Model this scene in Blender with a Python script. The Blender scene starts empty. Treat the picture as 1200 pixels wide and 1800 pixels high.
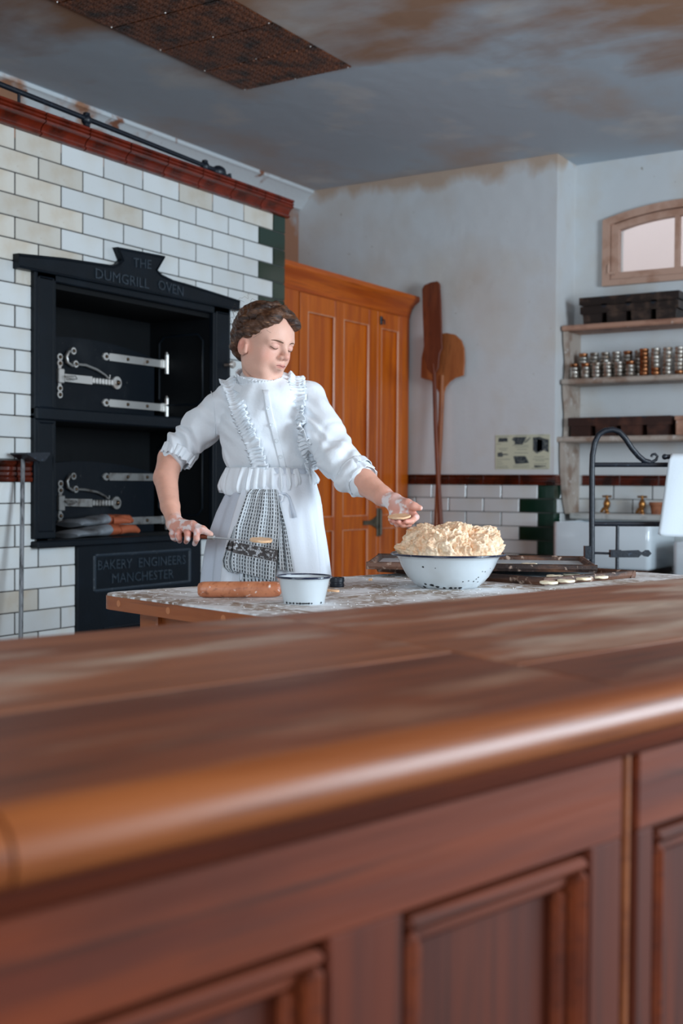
import bpy, math, random
import numpy as np
from mathutils import Matrix, Vector
random.seed(7); RS = np.random.RandomState(7)
S = bpy.context.scene; COL = S.collection
PI = math.pi
# ------------------------------------------------------------------ camera
F, YAW, PIT, ROL, EYE = 2098.1, .5661, .0238, .0068, 1.10
def _w(x, y, z):
    y, z = y*math.cos(PIT)+z*math.sin(PIT), -y*math.sin(PIT)+z*math.cos(PIT)
    return np.array([x*math.cos(YAW)-y*math.sin(YAW), x*math.sin(YAW)+y*math.cos(YAW), z])
RIGHT = _w(math.cos(ROL), 0, math.sin(ROL)); UP = _w(-math.sin(ROL), 0, math.cos(ROL)); FWD = _w(0, 1, 0)
CAM = np.array([0, 0, EYE])
HR = np.array([math.cos(YAW), math.sin(YAW), 0.]); HF = np.array([-math.sin(YAW), math.cos(YAW), 0.])
cd = bpy.data.cameras.new('camera'); cam = bpy.data.objects.new('camera', cd); COL.objects.link(cam)
m = Matrix.Identity(4)
for i in range(3): m[i][0], m[i][1], m[i][2], m[i][3] = RIGHT[i], UP[i], -FWD[i], CAM[i]
cam.matrix_world = m
cd.sensor_fit = 'HORIZONTAL'; cd.sensor_width = 24; cd.lens = 24*F/1200
cd.dof.use_dof = True; cd.dof.focus_distance = 3.0; cd.dof.aperture_fstop = 4.0
S.camera = cam
# ------------------------------------------------------------------ light
w = bpy.data.worlds.new('sky'); S.world = w; w.use_nodes = True
w.node_tree.nodes['Background'].inputs[0].default_value = (.74, .86, 1, 1)
w.node_tree.nodes['Background'].inputs[1].default_value = 1.6
def area(name, loc, target, sx, sy, power, col):
    l = bpy.data.lights.new(name, 'AREA'); l.shape = 'RECTANGLE'; l.size = sx; l.size_y = sy
    l.energy = power; l.color = col
    o = bpy.data.objects.new(name, l); COL.objects.link(o); o.location = loc
    o.rotation_euler = (Vector(target)-Vector(loc)).to_track_quat('-Z', 'Y').to_euler()
area('daylight_right_window', (2.55, 3.3, 1.75), (0, 3.3, 1.65), 2.0, 1.7, 225, (.72, .87, 1))
area('daylight_near_window', (-.3, -1.95, 1.85), (-.3, 0, 1.7), 2.2, 1.6, 84, (.76, .89, 1))
S.view_settings.view_transform = 'Standard'; S.view_settings.look = 'None'
S.view_settings.gamma = 1; S.view_settings.use_curve_mapping = False
S.view_settings.exposure = 0.14
# ------------------------------------------------------------------ pixel rays -> points on real planes
def ray(u, v): return FWD + RIGHT*((u-600)/F) + UP*(-(v-900)/F)
def PX(u, v, x): d = ray(u, v); return CAM + d*(x/d[0])
def PY(u, v, y): d = ray(u, v); return CAM + d*(y/d[1])
def PZ(u, v, z): d = ray(u, v); return CAM + d*((z-EYE)/d[2])
def PD(u, v, dd): d = ray(u, v); return CAM + d*(dd/d.dot(HF))
# ------------------------------------------------------------------ mesh builder
class MB:
    def __init__(s): s.v = []; s.f = []; s.M = None
    def add(s, vs, fs):
        b = len(s.v)
        if s.M is not None: vs = [tuple(s.M @ Vector(p)) for p in vs]
        s.v += [tuple(map(float, p)) for p in vs]; s.f += [tuple(i+b for i in f) for f in fs]; return s
    def box(s, lo, hi, bev=0):
        lo = [min(a, b) for a, b in zip(lo, hi)], [max(a, b) for a, b in zip(lo, hi)]
        lo, hi = lo
        if not bev:
            x0, y0, z0 = lo; x1, y1, z1 = hi
            return s.add([(x0,y0,z0),(x1,y0,z0),(x1,y1,z0),(x0,y1,z0),(x0,y0,z1),(x1,y0,z1),(x1,y1,z1),(x0,y1,z1)],
                         [(0,3,2,1),(4,5,6,7),(0,1,5,4),(1,2,6,5),(2,3,7,6),(3,0,4,7)])
        b = min(bev, .49*min(hi[i]-lo[i] for i in range(3)))
        vs = []; idx = {}
        for sx in (0, 1):
            for sy in (0, 1):
                for sz in (0, 1):
                    for ax in range(3):
                        c = [hi[i] if q else lo[i] for i, q in enumerate((sx, sy, sz))]
                        for i in range(3):
                            if i != ax: c[i] += (-b if (sx, sy, sz)[i] else b)
                        idx[(sx, sy, sz, ax)] = len(vs); vs.append(c)
        fs = []
        for ax in range(3):
            o = [i for i in range(3) if i != ax]
            for q in (0, 1):
                loop = []
                for a, c in ((0,0),(1,0),(1,1),(0,1)):
                    k = [0,0,0]; k[ax] = q; k[o[0]] = a; k[o[1]] = c
                    loop.append(idx[(k[0],k[1],k[2],ax)])
                flip = (q == 0) ^ (ax == 1)
                fs.append(tuple(loop[::-1] if flip else loop))
            for a in (0, 1):
                for c in (0, 1):
                    k0 = [0,0,0]; k0[o[0]] = a; k0[o[1]] = c; k1 = list(k0); k1[ax] = 1
                    f = [idx[(*k0, o[0])], idx[(*k1, o[0])], idx[(*k1, o[1])], idx[(*k0, o[1])]]
                    fl = (a == c) ^ (ax == 1)
                    fs.append(tuple(f if not fl else f[::-1]))
        for sx in (0, 1):
            for sy in (0, 1):
                for sz in (0, 1):
                    f = [idx[(sx,sy,sz,i)] for i in range(3)]
                    fs.append(tuple(f if (sx+sy+sz) % 2 else f[::-1]))
        return s.add(vs, fs)
    def grid(s, G, closed_u=False, closed_v=False):
        G = np.asarray(G, float); n, k = G.shape[:2]; fs = []
        for i in range(n if closed_u else n-1):
            for j in range(k if closed_v else k-1):
                i2 = (i+1) % n; j2 = (j+1) % k
                fs.append((i*k+j, i2*k+j, i2*k+j2, i*k+j2))
        return s.add(G.reshape(-1, 3).tolist(), fs)
    def tube(s, pts, r, n=10, flat=1.0):
        P = [Vector(p) for p in pts]; r = [r]*len(P) if not hasattr(r, '__len__') else r
        t0 = (P[1]-P[0]).normalized(); up = Vector((0,0,1)) if abs(t0.z) < .9 else Vector((1,0,0))
        a = t0.cross(up).normalized(); rings = []
        for i, p in enumerate(P):
            t = (P[min(i+1, len(P)-1)]-P[max(i-1, 0)]).normalized()
            a = (a - t*a.dot(t)).normalized(); b = t.cross(a)
            rings.append([tuple(p + (a*math.cos(q)+b*math.sin(q)*flat)*r[i]) for q in [2*PI*j/n for j in range(n)]])
        k = len(rings); vs = [v for R in rings for v in R]; fs = []
        for i in range(k-1):
            for j in range(n): fs.append((i*n+j, (i+1)*n+j, (i+1)*n+(j+1) % n, i*n+(j+1) % n))
        fs.append(tuple(range(n))); fs.append(tuple(range((k-1)*n, k*n))[::-1])
        return s.add(vs, fs)
    def lathe(s, prof, c=(0,0,0), n=24, axis='z', caps=True):
        R = []
        for r, z in prof:
            for j in range(n):
                a = 2*PI*j/n; x, y = r*math.cos(a), r*math.sin(a)
                q = (x, y, z) if axis == 'z' else ((z, x, y) if axis == 'x' else (y, z, x))
                R.append((q[0]+c[0], q[1]+c[1], q[2]+c[2]))
        k = len(prof); fs = []
        for i in range(k-1):
            for j in range(n): fs.append((i*n+j, i*n+(j+1) % n, (i+1)*n+(j+1) % n, (i+1)*n+j))
        if caps: fs.append(tuple(range(n))[::-1]); fs.append(tuple(range((k-1)*n, k*n)))
        return s.add(R, fs)
    def ball(s, c, r, n=12, m=8, sc=(1,1,1)):
        prof = [(max(1e-5, r*math.sin(PI*i/m)), -r*math.cos(PI*i/m)) for i in range(m+1)]
        b = MB(); b.lathe(prof, n=n)
        return s.add([(c[0]+p[0]*sc[0], c[1]+p[1]*sc[1], c[2]+p[2]*sc[2]) for p in b.v], b.f)
    def prism(s, poly, t0, t1, plane='yz', ccw=True):
        def P(a, b, t): return {'yz': (t, a, b), 'xz': (a, t, b), 'xy': (a, b, t)}[plane]
        n = len(poly); ar = sum(poly[i][0]*poly[(i+1) % n][1]-poly[(i+1) % n][0]*poly[i][1] for i in range(n))
        if ar < 0: poly = poly[::-1]
        fl = (plane == 'xz')
        vs = [P(a, b, t0) for a, b in poly]+[P(a, b, t1) for a, b in poly]
        fs = [tuple(range(n))[::-1], tuple(range(n, 2*n))]+[(i, (i+1) % n, n+(i+1) % n, n+i) for i in range(n)]
        if fl ^ (t1 < t0): fs = [f[::-1] for f in fs]
        return s.add(vs, fs)
    def sweep(s, prof, p0, p1, a, b):
        """closed 2D profile (along vectors a,b) swept from p0 to p1"""
        p0, p1, a, b = map(Vector, (p0, p1, a, b)); n = len(prof)
        vs = [tuple(p0+a*x+b*y) for x, y in prof]+[tuple(p1+a*x+b*y) for x, y in prof]
        fs = [tuple(range(n))[::-1], tuple(range(n, 2*n))]+[(i, (i+1) % n, n+(i+1) % n, n+i) for i in range(n)]
        ar = sum(prof[i][0]*prof[(i+1) % n][1]-prof[(i+1) % n][0]*prof[i][1] for i in range(n))
        if (ar < 0) ^ ((p1-p0).dot(a.cross(b)) < 0): fs = [f[::-1] for f in fs]
        return s.add(vs, fs)
    def build(s, name, mat, parent=None, smooth=35, label=None, cols=None, solid=0):
        me = bpy.data.meshes.new(name)
        o = bpy.data.objects.new(name, me); COL.objects.link(o)
        off = np.zeros(3)
        if parent is not None:
            o.parent = parent; q = parent
            while q: off = off+np.array(q.location); q = q.parent
        V = np.array(s.v)-off
        me.from_pydata(V.tolist(), [], s.f)
        if smooth:
            me.shade_smooth()
            if smooth < 180: me.set_sharp_from_angle(angle=math.radians(smooth))
        if cols is not None:
            ca = me.color_attributes.new('Col', 'FLOAT_COLOR', 'POINT')
            c4 = np.ones((len(V), 4), np.float32); c4[:, :3] = cols; ca.data.foreach_set('color', c4.ravel())
        if mat: me.materials.append(mat)
        if label: o['label'] = label
        if solid:
            md = o.modifiers.new('thick', 'SOLIDIFY'); md.thickness = solid; md.offset = 0
        return o
def empty(name, loc, label, cat, group=None):
    o = bpy.data.objects.new(name, None); COL.objects.link(o); o.location = tuple(map(float, loc)); o.empty_display_size = .1
    return tag(o, label, cat, group)
def tag(o, label, cat, group=None, kind=None):
    if label: o['label'] = label
    if cat: o['category'] = cat
    if group: o['group'] = group
    if kind: o['kind'] = kind
    return o
def struct(mb, name, mat, smooth=35):
    o = mb.build(name, mat, None, smooth); o['kind'] = 'structure'; return o
def inst(mesh, name, loc, parent=None, rot=(0,0,0), scale=(1,1,1)):
    """object sharing mesh data, placed at world loc"""
    o = bpy.data.objects.new(name, mesh); COL.objects.link(o); off = np.zeros(3)
    if parent is not None:
        o.parent = parent; q = parent
        while q: off = off+np.array(q.location); q = q.parent
    o.location = tuple(np.array(loc, float)-off); o.rotation_euler = rot; o.scale = scale; return o
def text_mb(txt, size, depth, origin, ax, up, out, align='CENTER', spacing=1.0):
    """raised letters as mesh: origin at centre of the baseline"""
    cu = bpy.data.curves.new('t', 'FONT'); cu.body = txt; cu.size = size; cu.extrude = depth; cu.align_x = align
    cu.resolution_u = 2; cu.space_character = spacing
    ob = bpy.data.objects.new('t', cu); COL.objects.link(ob)
    dg = bpy.context.evaluated_depsgraph_get(); me = bpy.data.meshes.new_from_object(ob.evaluated_get(dg))
    o, ax, up, out = map(np.array, (origin, ax, up, out))
    vs = [tuple(o+ax*v.co.x+up*v.co.y+out*v.co.z) for v in me.vertices]
    fs = [tuple(p.vertices) for p in me.polygons]
    bpy.data.objects.remove(ob); bpy.data.meshes.remove(me); bpy.data.curves.remove(cu)
    mb = MB(); mb.add(vs, fs); return mb
# ------------------------------------------------------------------ materials
def mat(name, base=(.8,.8,.8), rough=.5, metal=0, var=None, vscale=5, vdet=6, vsharp=(.35,.65), stretch=(1,1,1), bump=0, bscale=60,
        bstretch=(1,1,1), rand=0, coat=0, attr=False, spots=None, sss=0, spec=.5, extra=None, sheen=0, coords='Object'):
    """principled material: base colour with up to several noise layers [(colour, scale, lo, hi, stretch)], bump, per-object variation"""
    m = bpy.data.materials.new(name); m.use_nodes = True; nt = m.node_tree; N = nt.nodes; L = nt.links
    b = N['Principled BSDF']; b.inputs['Roughness'].default_value = rough; b.inputs['Metallic'].default_value = metal
    b.inputs['Specular IOR Level'].default_value = spec
    if coat: b.inputs['Coat Weight'].default_value = coat; b.inputs['Coat Roughness'].default_value = .12
    if sss:
        b.inputs['Subsurface Weight'].default_value = sss; b.inputs['Subsurface Radius'].default_value = (1, .35, .2); b.inputs['Subsurface Scale'].default_value = .006
    if sheen: b.inputs['Sheen Weight'].default_value = sheen
    tc = N.new('ShaderNodeTexCoord')
    def noise(scale, st, det=6, dist=0):
        mp = N.new('ShaderNodeMapping'); mp.inputs['Scale'].default_value = st
        L.new(tc.outputs[coords], mp.inputs[0])
        n = N.new('ShaderNodeTexNoise'); n.inputs['Scale'].default_value = scale; n.inputs['Detail'].default_value = det
        n.inputs['Distortion'].default_value = dist; L.new(mp.outputs[0], n.inputs['Vector']); return n.outputs[0]
    def mix(a, bcol, fac, mode='MIX'):
        mx = N.new('ShaderNodeMix'); mx.data_type = 'RGBA'; mx.blend_type = mode
        if hasattr(fac, 'is_linked'): L.new(fac, mx.inputs[0])
        else: mx.inputs[0].default_value = fac
        for q, i in ((a, 6), (bcol, 7)):
            if hasattr(q, 'is_linked'): L.new(q, mx.inputs[i])
            else: mx.inputs[i].default_value = (*q, 1)
        return mx.outputs[2]
    def ramp(f, lo, hi):
        r = N.new('ShaderNodeMapRange'); r.inputs[1].default_value = lo; r.inputs[2].default_value = hi; r.clamp = True
        L.new(f, r.inputs[0]); return r.outputs[0]
    c = base
    if attr:
        a = N.new('ShaderNodeVertexColor'); a.layer_name = 'Col'; c = a.outputs[0]
    layers = list(var or [])
    for ly in layers:
        colr, sc, lo, hi = ly[:4]; st = ly[4] if len(ly) > 4 else (1,1,1); dist = ly[5] if len(ly) > 5 else 0
        c = mix(c, colr, ramp(noise(sc, st, vdet, dist), lo, hi))
    if rand:
        oi = N.new('ShaderNodeObjectInfo'); r = N.new('ShaderNodeMapRange'); r.inputs[3].default_value = 1-rand; r.inputs[4].default_value = 1+rand*.35
        L.new(oi.outputs['Random'], r.inputs[0]); cc = N.new('ShaderNodeCombineColor')
        for i in range(3): L.new(r.outputs[0], cc.inputs[i])
        c = mix(c, cc.outputs[0], 1.0, 'MULTIPLY')
    if hasattr(c, 'is_linked'): L.new(c, b.inputs['Base Color'])
    else: b.inputs['Base Color'].default_value = (*c, 1)
    if bump:
        bp = N.new('ShaderNodeBump'); bp.inputs['Strength'].default_value = 1; bp.inputs['Distance'].default_value = bump
        L.new(noise(bscale, bstretch, 4), bp.inputs['Height']); L.new(bp.outputs[0], b.inputs['Normal'])
    if extra: extra(m, nt, N, L, b, tc, noise, mix, ramp)
    return m
def s2l(r, g, b): return tuple((x/255/12.92 if x < 10 else ((x/255+.055)/1.055)**2.4) for x in (r, g, b))
M = {}
M['plaster'] = mat('wall_plaster', s2l(203,206,207), .85, var=[(s2l(190,175,160), 1.0, .52, .75), (s2l(200,196,190), 3, .5, .7), (s2l(150,140,130), 30, .72, .76)], bump=.004, bscale=12)
def ceil_extra(m, nt, N, L, b, tc, noise, mix, ramp):
    # brown damp staining that lies on the plaster towards the near/right part of the room and along the tin panel
    b1 = b.inputs['Base Color'].links[0].from_socket
    sp = N.new('ShaderNodeSeparateXYZ'); L.new(tc.outputs['Object'], sp.inputs[0])
    mm = N.new('ShaderNodeMath'); mm.operation = 'MULTIPLY_ADD'; mm.inputs[1].default_value = -.45; L.new(sp.outputs[1], mm.inputs[0])
    m2 = N.new('ShaderNodeMath'); m2.operation = 'MULTIPLY_ADD'; m2.inputs[1].default_value = .3; L.new(sp.outputs[0], m2.inputs[0]); L.new(mm.outputs[0], m2.inputs[2])
    mm.inputs[2].default_value = 2.85
    m3 = N.new('ShaderNodeMath'); m3.operation = 'MULTIPLY_ADD'; m3.inputs[1].default_value = 1.5; m3.inputs[2].default_value = -.72; L.new(noise(1.5, (1,1.6,1), 7, .15), m3.inputs[0])
    m4 = N.new('ShaderNodeMath'); m4.operation = 'ADD'; L.new(m2.outputs[0], m4.inputs[0]); L.new(m3.outputs[0], m4.inputs[1])
    L.new(mix(b1, s2l(158,122,98), ramp(m4.outputs[0], -.12, .26)), b.inputs['Base Color'])
M['ceiling'] = mat('stained_ceiling_paint', s2l(180,192,202), .75, var=[(s2l(184,160,142), .9, .5, .72, (1.5,1,1), .1), (s2l(202,204,204), 2.3, .55, .7)], bump=.003, bscale=9, extra=ceil_extra)
def wall_extra(m, nt, N, L, b, tc, noise, mix, ramp):
    # tide-mark stain running under the ceiling line
    b1 = b.inputs['Base Color'].links[0].from_socket
    sp = N.new('ShaderNodeSeparateXYZ'); L.new(tc.outputs['Object'], sp.inputs[0])
    a = N.new('ShaderNodeMath'); a.operation = 'MULTIPLY_ADD'; a.inputs[1].default_value = .45; L.new(noise(3.2, (1,1,.5), 5, .3), a.inputs[0]); L.new(sp.outputs[2], a.inputs[2])
    L.new(mix(b1, s2l(184,162,144), ramp(a.outputs[0], 3.17, 3.24)), b.inputs['Base Color'])
M['plaster_back'] = mat('tide_marked_plaster', s2l(203,205,206), .85, var=[(s2l(190,175,160), 1.0, .52, .75), (s2l(200,196,190), 3, .5, .7), (s2l(150,140,130), 30, .72, .76)], bump=.004, bscale=12, extra=wall_extra)
M['coving'] = mat('flaking_white_coving', s2l(205,210,212), .8, var=[(s2l(165,120,92), 2.2, .52, .58), (s2l(140,90,66), 6, .6, .66)], bump=.002, bscale=40)
M['alcove'] = mat('peeling_alcove_plaster', s2l(165,165,165), .85, var=[(s2l(150,105,80), 1.8, .42, .5)], bump=.003, bscale=30)
M['mortar'] = mat('grey_mortar', s2l(84,82,80), .9, var=[(s2l(62,60,58), 20, .5, .7)], bump=.002, bscale=150)
M['white_glaze'] = mat('white_glazed_brick', s2l(208,212,212), .16, var=[(s2l(202,200,192), 5, .5, .8), (s2l(150,130,108), 90, .71, .75)], rand=.12, bump=.0006, bscale=14, coat=.3)
M['aged_glaze'] = mat('cream_aged_glaze', s2l(204,200,190), .22, var=[(s2l(196,186,170), 9, .5, .7), (s2l(150,110,86), 70, .70, .76)], rand=.12, bump=.0008, bscale=30, coat=.2)
M['green_glaze'] = mat('dark_green_glazed_brick', s2l(10,48,34), .15, rand=.3, bump=.0006, bscale=14, coat=.3)
M['terra'] = mat('brown_red_glazed_tile', s2l(112,34,14), .2, var=[(s2l(70,22,10), 14, .45, .7)], rand=.3, bump=.001, bscale=40, coat=.4)
M['terra_dark'] = mat('dark_brown_glazed_tile', s2l(92,32,16), .2, var=[(s2l(44,18,12), 10, .45, .65), (s2l(190,170,150), 60, .74, .76)], rand=.35, coat=.4)
M['iron'] = mat('black_blue_enamelled_iron', s2l(9,17,24), .42, var=[(s2l(14,24,33), 6, .5, .75), (s2l(44,52,58), 70, .73, .78)], bump=.0008, bscale=90, spec=.22)
M['iron_in'] = mat('sooty_iron_lining', s2l(5,8,11), .6, var=[(s2l(11,15,18), 4, .5, .7)], bump=.001, bscale=30, spec=.22)
M['door_iron'] = mat('scuffed_oven_door_iron', s2l(11,18,25), .45, var=[(s2l(34,38,42), 4.5, .56, .8), (s2l(66,68,68), 55, .68, .78)], bump=.001, bscale=50, spec=.22)
M['nickel'] = mat('polished_nickel', s2l(216,214,210), .3, .65, var=[(s2l(170,140,120), 14, .55, .75)], bump=.0004, bscale=60)
M['nickel_worn'] = mat('tarnished_nickel', s2l(150,150,148), .42, .6, var=[(s2l(100,94,88), 20, .5, .7)], bump=.0006, bscale=70)
M['bolt'] = mat('bronze_bolt_head', s2l(92,74,58), .35, 1)
M['steel'] = mat('worn_steel', s2l(150,154,158), .35, .9, var=[(s2l(60,60,62), 70, .5, .7, (1,1,.2))])
M['black_iron'] = mat('black_painted_wrought_iron', s2l(18,26,36), .4, var=[(s2l(50,64,80), 90, .62, .72)], bump=.001, bscale=120)
def wood(name, c1, c2, c3, ax=1, rough=.4, coat=0, sc=1.0, extra=None, bump=.0008, rand=.12, layers=()):
    st = [14, 14, 14]; st[ax] = 1.0; st2 = [60, 60, 60]; st2[ax] = 2
    return mat(name, c1, rough, var=[(c2, 1.4*sc, .42, .62, tuple(st), .6), (c3, 2.0*sc, .55, .75, tuple(st2)), (c3, 2.2, .6, .8)]+list(layers), bump=bump, bscale=1.6, bstretch=tuple(st2), coat=coat, rand=rand, extra=extra)
M['cupboard'] = wood('orange_varnished_pine', s2l(200,98,6), s2l(178,78,4), s2l(150,60,4), 2, .4, .1)
M['cup_x'] = wood('orange_varnished_pine_rail', s2l(196,94,6), s2l(174,74,4), s2l(144,58,4), 1, .4, .1)
M['bead'] = wood('painted_highlight_bead', s2l(222,158,122), s2l(204,130,92), s2l(184,104,64), 2, .25, .4)  # pale tone paints the shiny reflections along the panel edges into the colour
M['counter'] = wood('red_brown_counter_wood', s2l(120,48,4), s2l(94,33,3), s2l(60,20,2), 1, .7, 0, layers=[(s2l(40,26,24), 3.2, .70, .76)])
M['counter_v'] = wood('red_brown_counter_stile', s2l(102,38,4), s2l(80,27,3), s2l(54,18,2), 2, .7, 0, layers=[(s2l(20,16,20), 5.5, .665, .71)])
M['counter_top'] = wood('worn_counter_top_wood', s2l(120,60,26), s2l(90,40,14), s2l(56,25,9), 1, .5, 0, layers=[(s2l(168,130,104), 2.0, .52, .72, (3,.8,1)), (s2l(56,36,30), 2.4, .66, .78, (2.5,.9,1))])
M['counter_pale'] = wood('bleached_counter_top_wood', s2l(148,88,54), s2l(122,68,38), s2l(84,44,24), 1, .5, 0, layers=[(s2l(190,168,148), 2.6, .48, .66, (3,.8,1)), (s2l(74,52,42), 3, .64, .78, (2.5,.9,1))])
M['nosing'] = wood('polished_counter_nosing', s2l(150,84,42), s2l(122,60,24), s2l(104,52,28), 1, .42, .05)
M['table_edge'] = wood('orange_brown_table_wood', s2l(168,92,44), s2l(146,72,32), s2l(110,54,26), 0, .42, .1)
M['table_top'] = wood('floured_table_board', s2l(166,150,134), s2l(140,118,98), s2l(110,84,64), 1, .6, 0, layers=[(s2l(226,228,230), 5.5, .42, .6), (s2l(236,238,240), 50, .5, .6), (s2l(96,70,52), 6, .70, .78, (4,.6,1))])
M['dowel'] = mat('pale_dowel_plug', s2l(190,120,76), .45)
M['peel'] = wood('peel_wood', s2l(168,98,52), s2l(146,78,38), s2l(112,58,28), 2, .5)
M['peel_dark'] = wood('dark_peel_wood', s2l(122,58,28), s2l(104,46,22), s2l(78,34,18), 2, .5)
M['pin'] = wood('rolling_pin_wood', s2l(192,124,88), s2l(168,98,64), s2l(132,74,48), 1, .45, layers=[(s2l(232,226,220), 90, .64, .74)])
M['tray_wood'] = mat('burnt_tray_rim', s2l(98,64,46), .6, var=[(s2l(44,28,22), 8, .45, .6, (1,1,4)), (s2l(176,150,132), 50, .60, .68, (1,1,1))], bump=.002, bscale=90)
M['tray_metal'] = mat('grey_tray_metal', s2l(176,184,190), .4, .3, var=[(s2l(215,218,220), 20, .55, .65)])
M['enamel'] = mat('white_enamel', s2l(206,214,218), .12, var=[(s2l(200,208,212), 8, .5, .7)], coat=.5)
M['enamel_rim'] = mat('blue_black_enamel_rim', s2l(20,32,58), .2, var=[(s2l(120,130,140), 60, .62, .68)], coat=.4)
M['chip'] = mat('bare_iron_chip', s2l(16,18,24), .6)
M['dough'] = mat('raw_dough', s2l(236,200,164), .62, var=[(s2l(246,222,192), 22, .45, .62), (s2l(224,168,116), 46, .6, .74)], bump=.004, bscale=110, sss=.15)
M['dough_disc'] = mat('pale_dough_disc', s2l(234,188,144), .6, var=[(s2l(242,214,184), 40, .5, .7)], bump=.0006, bscale=120)
M['biscuit'] = mat('floured_biscuit_round', s2l(236,224,196), .7, var=[(s2l(220,196,156), 40, .5, .7)], bump=.0006, bscale=120)
M['sink'] = mat('white_fireclay', s2l(210,220,226), .1, coat=.5)
M['marble'] = mat('pale_grey_marble', s2l(176,176,172), .35, var=[(s2l(130,124,116), 8, .5, .65, (1,1,1), 2), (s2l(200,200,198), 3, .5, .7)])
M['shelf'] = mat('rough_stone_coloured_shelf_paint', s2l(172,158,146), .6, var=[(s2l(140,116,100), 9, .5, .64), (s2l(196,190,184), 22, .6, .7)], bump=.001, bscale=60)
M['shelf_pink'] = mat('pinkish_worn_shelf_paint', s2l(176,134,112), .6, var=[(s2l(146,104,84), 9, .5, .64), (s2l(206,190,180), 26, .64, .7)], bump=.001, bscale=60)
M['win_paint'] = mat('dusty_pink_window_paint', s2l(190,152,132), .5, var=[(s2l(168,126,104), 10, .5, .7)], bump=.0008, bscale=50)
M['tin_dark'] = mat('burnt_tinplate', s2l(46,36,32), .45, .5, var=[(s2l(84,66,56), 16, .5, .68), (s2l(140,130,124), 70, .7, .75)], bump=.0008, bscale=80)
M['tin_brown'] = mat('browned_tinplate_strap', s2l(58,36,30), .5, .4, var=[(s2l(90,56,44), 12, .5, .7)], bump=.0008, bscale=80)
M['tin_round'] = mat('tarnished_round_tin', s2l(196,190,180), .3, .85, var=[(s2l(130,108,88), 30, .5, .7)], rand=.35)
M['tin_copper'] = mat('copper_round_tin', s2l(176,118,80), .3, .95, var=[(s2l(110,66,40), 30, .5, .7)], rand=.3)
M['brass'] = mat('aged_brass', s2l(176,124,70), .35, .9, var=[(s2l(96,62,38), 30, .5, .7)])
M['clay'] = mat('terracotta_pot', s2l(150,92,62), .8, var=[(s2l(110,64,44), 20, .5, .7)])
M['cloth'] = mat('white_cotton_cloth', s2l(198,206,212), .85, bump=.0006, bscale=300, sheen=.2)
M['blouse'] = mat('white_cotton_blouse', s2l(228,233,238), .8, bump=.0008, bscale=120, sheen=.2, sss=.0)
M['skirt'] = mat('shade_toned_skirt_cotton', s2l(196,203,214), .85, bump=.0006, bscale=200, sheen=.1)  # greyer tone puts the shade of the camera-left side into the skirt colour
M['apron'] = mat('white_apron_cotton', s2l(226,231,238), .85, bump=.0006, bscale=200, sheen=.1)
M['button'] = mat('pearl_button', s2l(220,226,230), .2, coat=.5)
M['skin'] = mat('skin', attr=True, rough=.5, sss=.12, bump=.0004, bscale=260, spec=.4)
def hair_extra(m, nt, N, L, b, tc, noise, mix, ramp): pass
M['hair'] = mat('brown_hair', s2l(88,58,40), .36, var=[(s2l(50,33,26), 14, .45, .6, (1,1,5)), (s2l(150,108,76), 60, .58, .72, (1,1,5))], bump=.002, bscale=140, bstretch=(1,1,4), spec=.4)  # lightest strand layer paints sheen into the hair colour
M['blade'] = mat('bright_blade_steel', s2l(196,200,204), .35, .4)
M['lash'] = mat('brow_hair', s2l(96,68,50), .7)
M['towel'] = mat('waffle_towel', attr=True, rough=.9, bump=.001, bscale=300)
M['glove_grey'] = mat('grey_suede_glove', s2l(118,124,130), .85, var=[(s2l(60,58,58), 9, .5, .7)], bump=.001, bscale=120)
M['glove_tan'] = mat('scorched_orange_leather', s2l(150,74,42), .75, var=[(s2l(60,38,30), 10, .5, .7)], bump=.001, bscale=120)
M['paper'] = mat('yellowed_paper', s2l(196,196,172), .8, var=[(s2l(180,184,166), 3, .5, .7)])
M['ink'] = mat('grey_blue_print', s2l(48,56,62), .8, var=[(s2l(110,116,112), 120, .55, .6)])
M['ink_soft'] = mat('faded_print', s2l(130,134,122), .8)
def tin_extra(m, nt, N, L, b, tc, noise, mix, ramp):
    v = N.new('ShaderNodeTexVoronoi'); v.inputs['Scale'].default_value = 26; v.inputs['Randomness'].default_value = .15; L.new(tc.outputs['Object'], v.inputs['Vector'])
    s = N.new('ShaderNodeMath'); s.operation = 'SINE'; q = N.new('ShaderNodeMath'); q.operation = 'MULTIPLY'; q.inputs[1].default_value = 26
    L.new(v.outputs['Distance'], q.inputs[0]); L.new(q.outputs[0], s.inputs[0])
    bp = N.new('ShaderNodeBump'); bp.inputs['Distance'].default_value = .004; bp.inputs['Strength'].default_value = 1; L.new(s.outputs[0], bp.inputs['Height']); L.new(bp.outputs[0], b.inputs['Normal'])
M['emboss'] = mat('embossed_brown_tin', s2l(128,68,30), .34, .4, var=[(s2l(40,22,14), 9, .45, .65)], extra=tin_extra, rand=.15)
M['floor'] = mat('brown_quarry_floor', s2l(112,84,68), .6, var=[(s2l(84,60,48), 4, .45, .65)], rand=.2, bump=.001, bscale=40)
M['slab'] = mat('grey_stone_slab', s2l(140,146,150), .6, var=[(s2l(112,114,114), 6, .5, .7)], bump=.001, bscale=60)
M['outside'] = mat('pale_rendered_yard_wall', s2l(236,214,204), .9)
M['string'] = mat('flour', s2l(238,238,236), .9)
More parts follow.
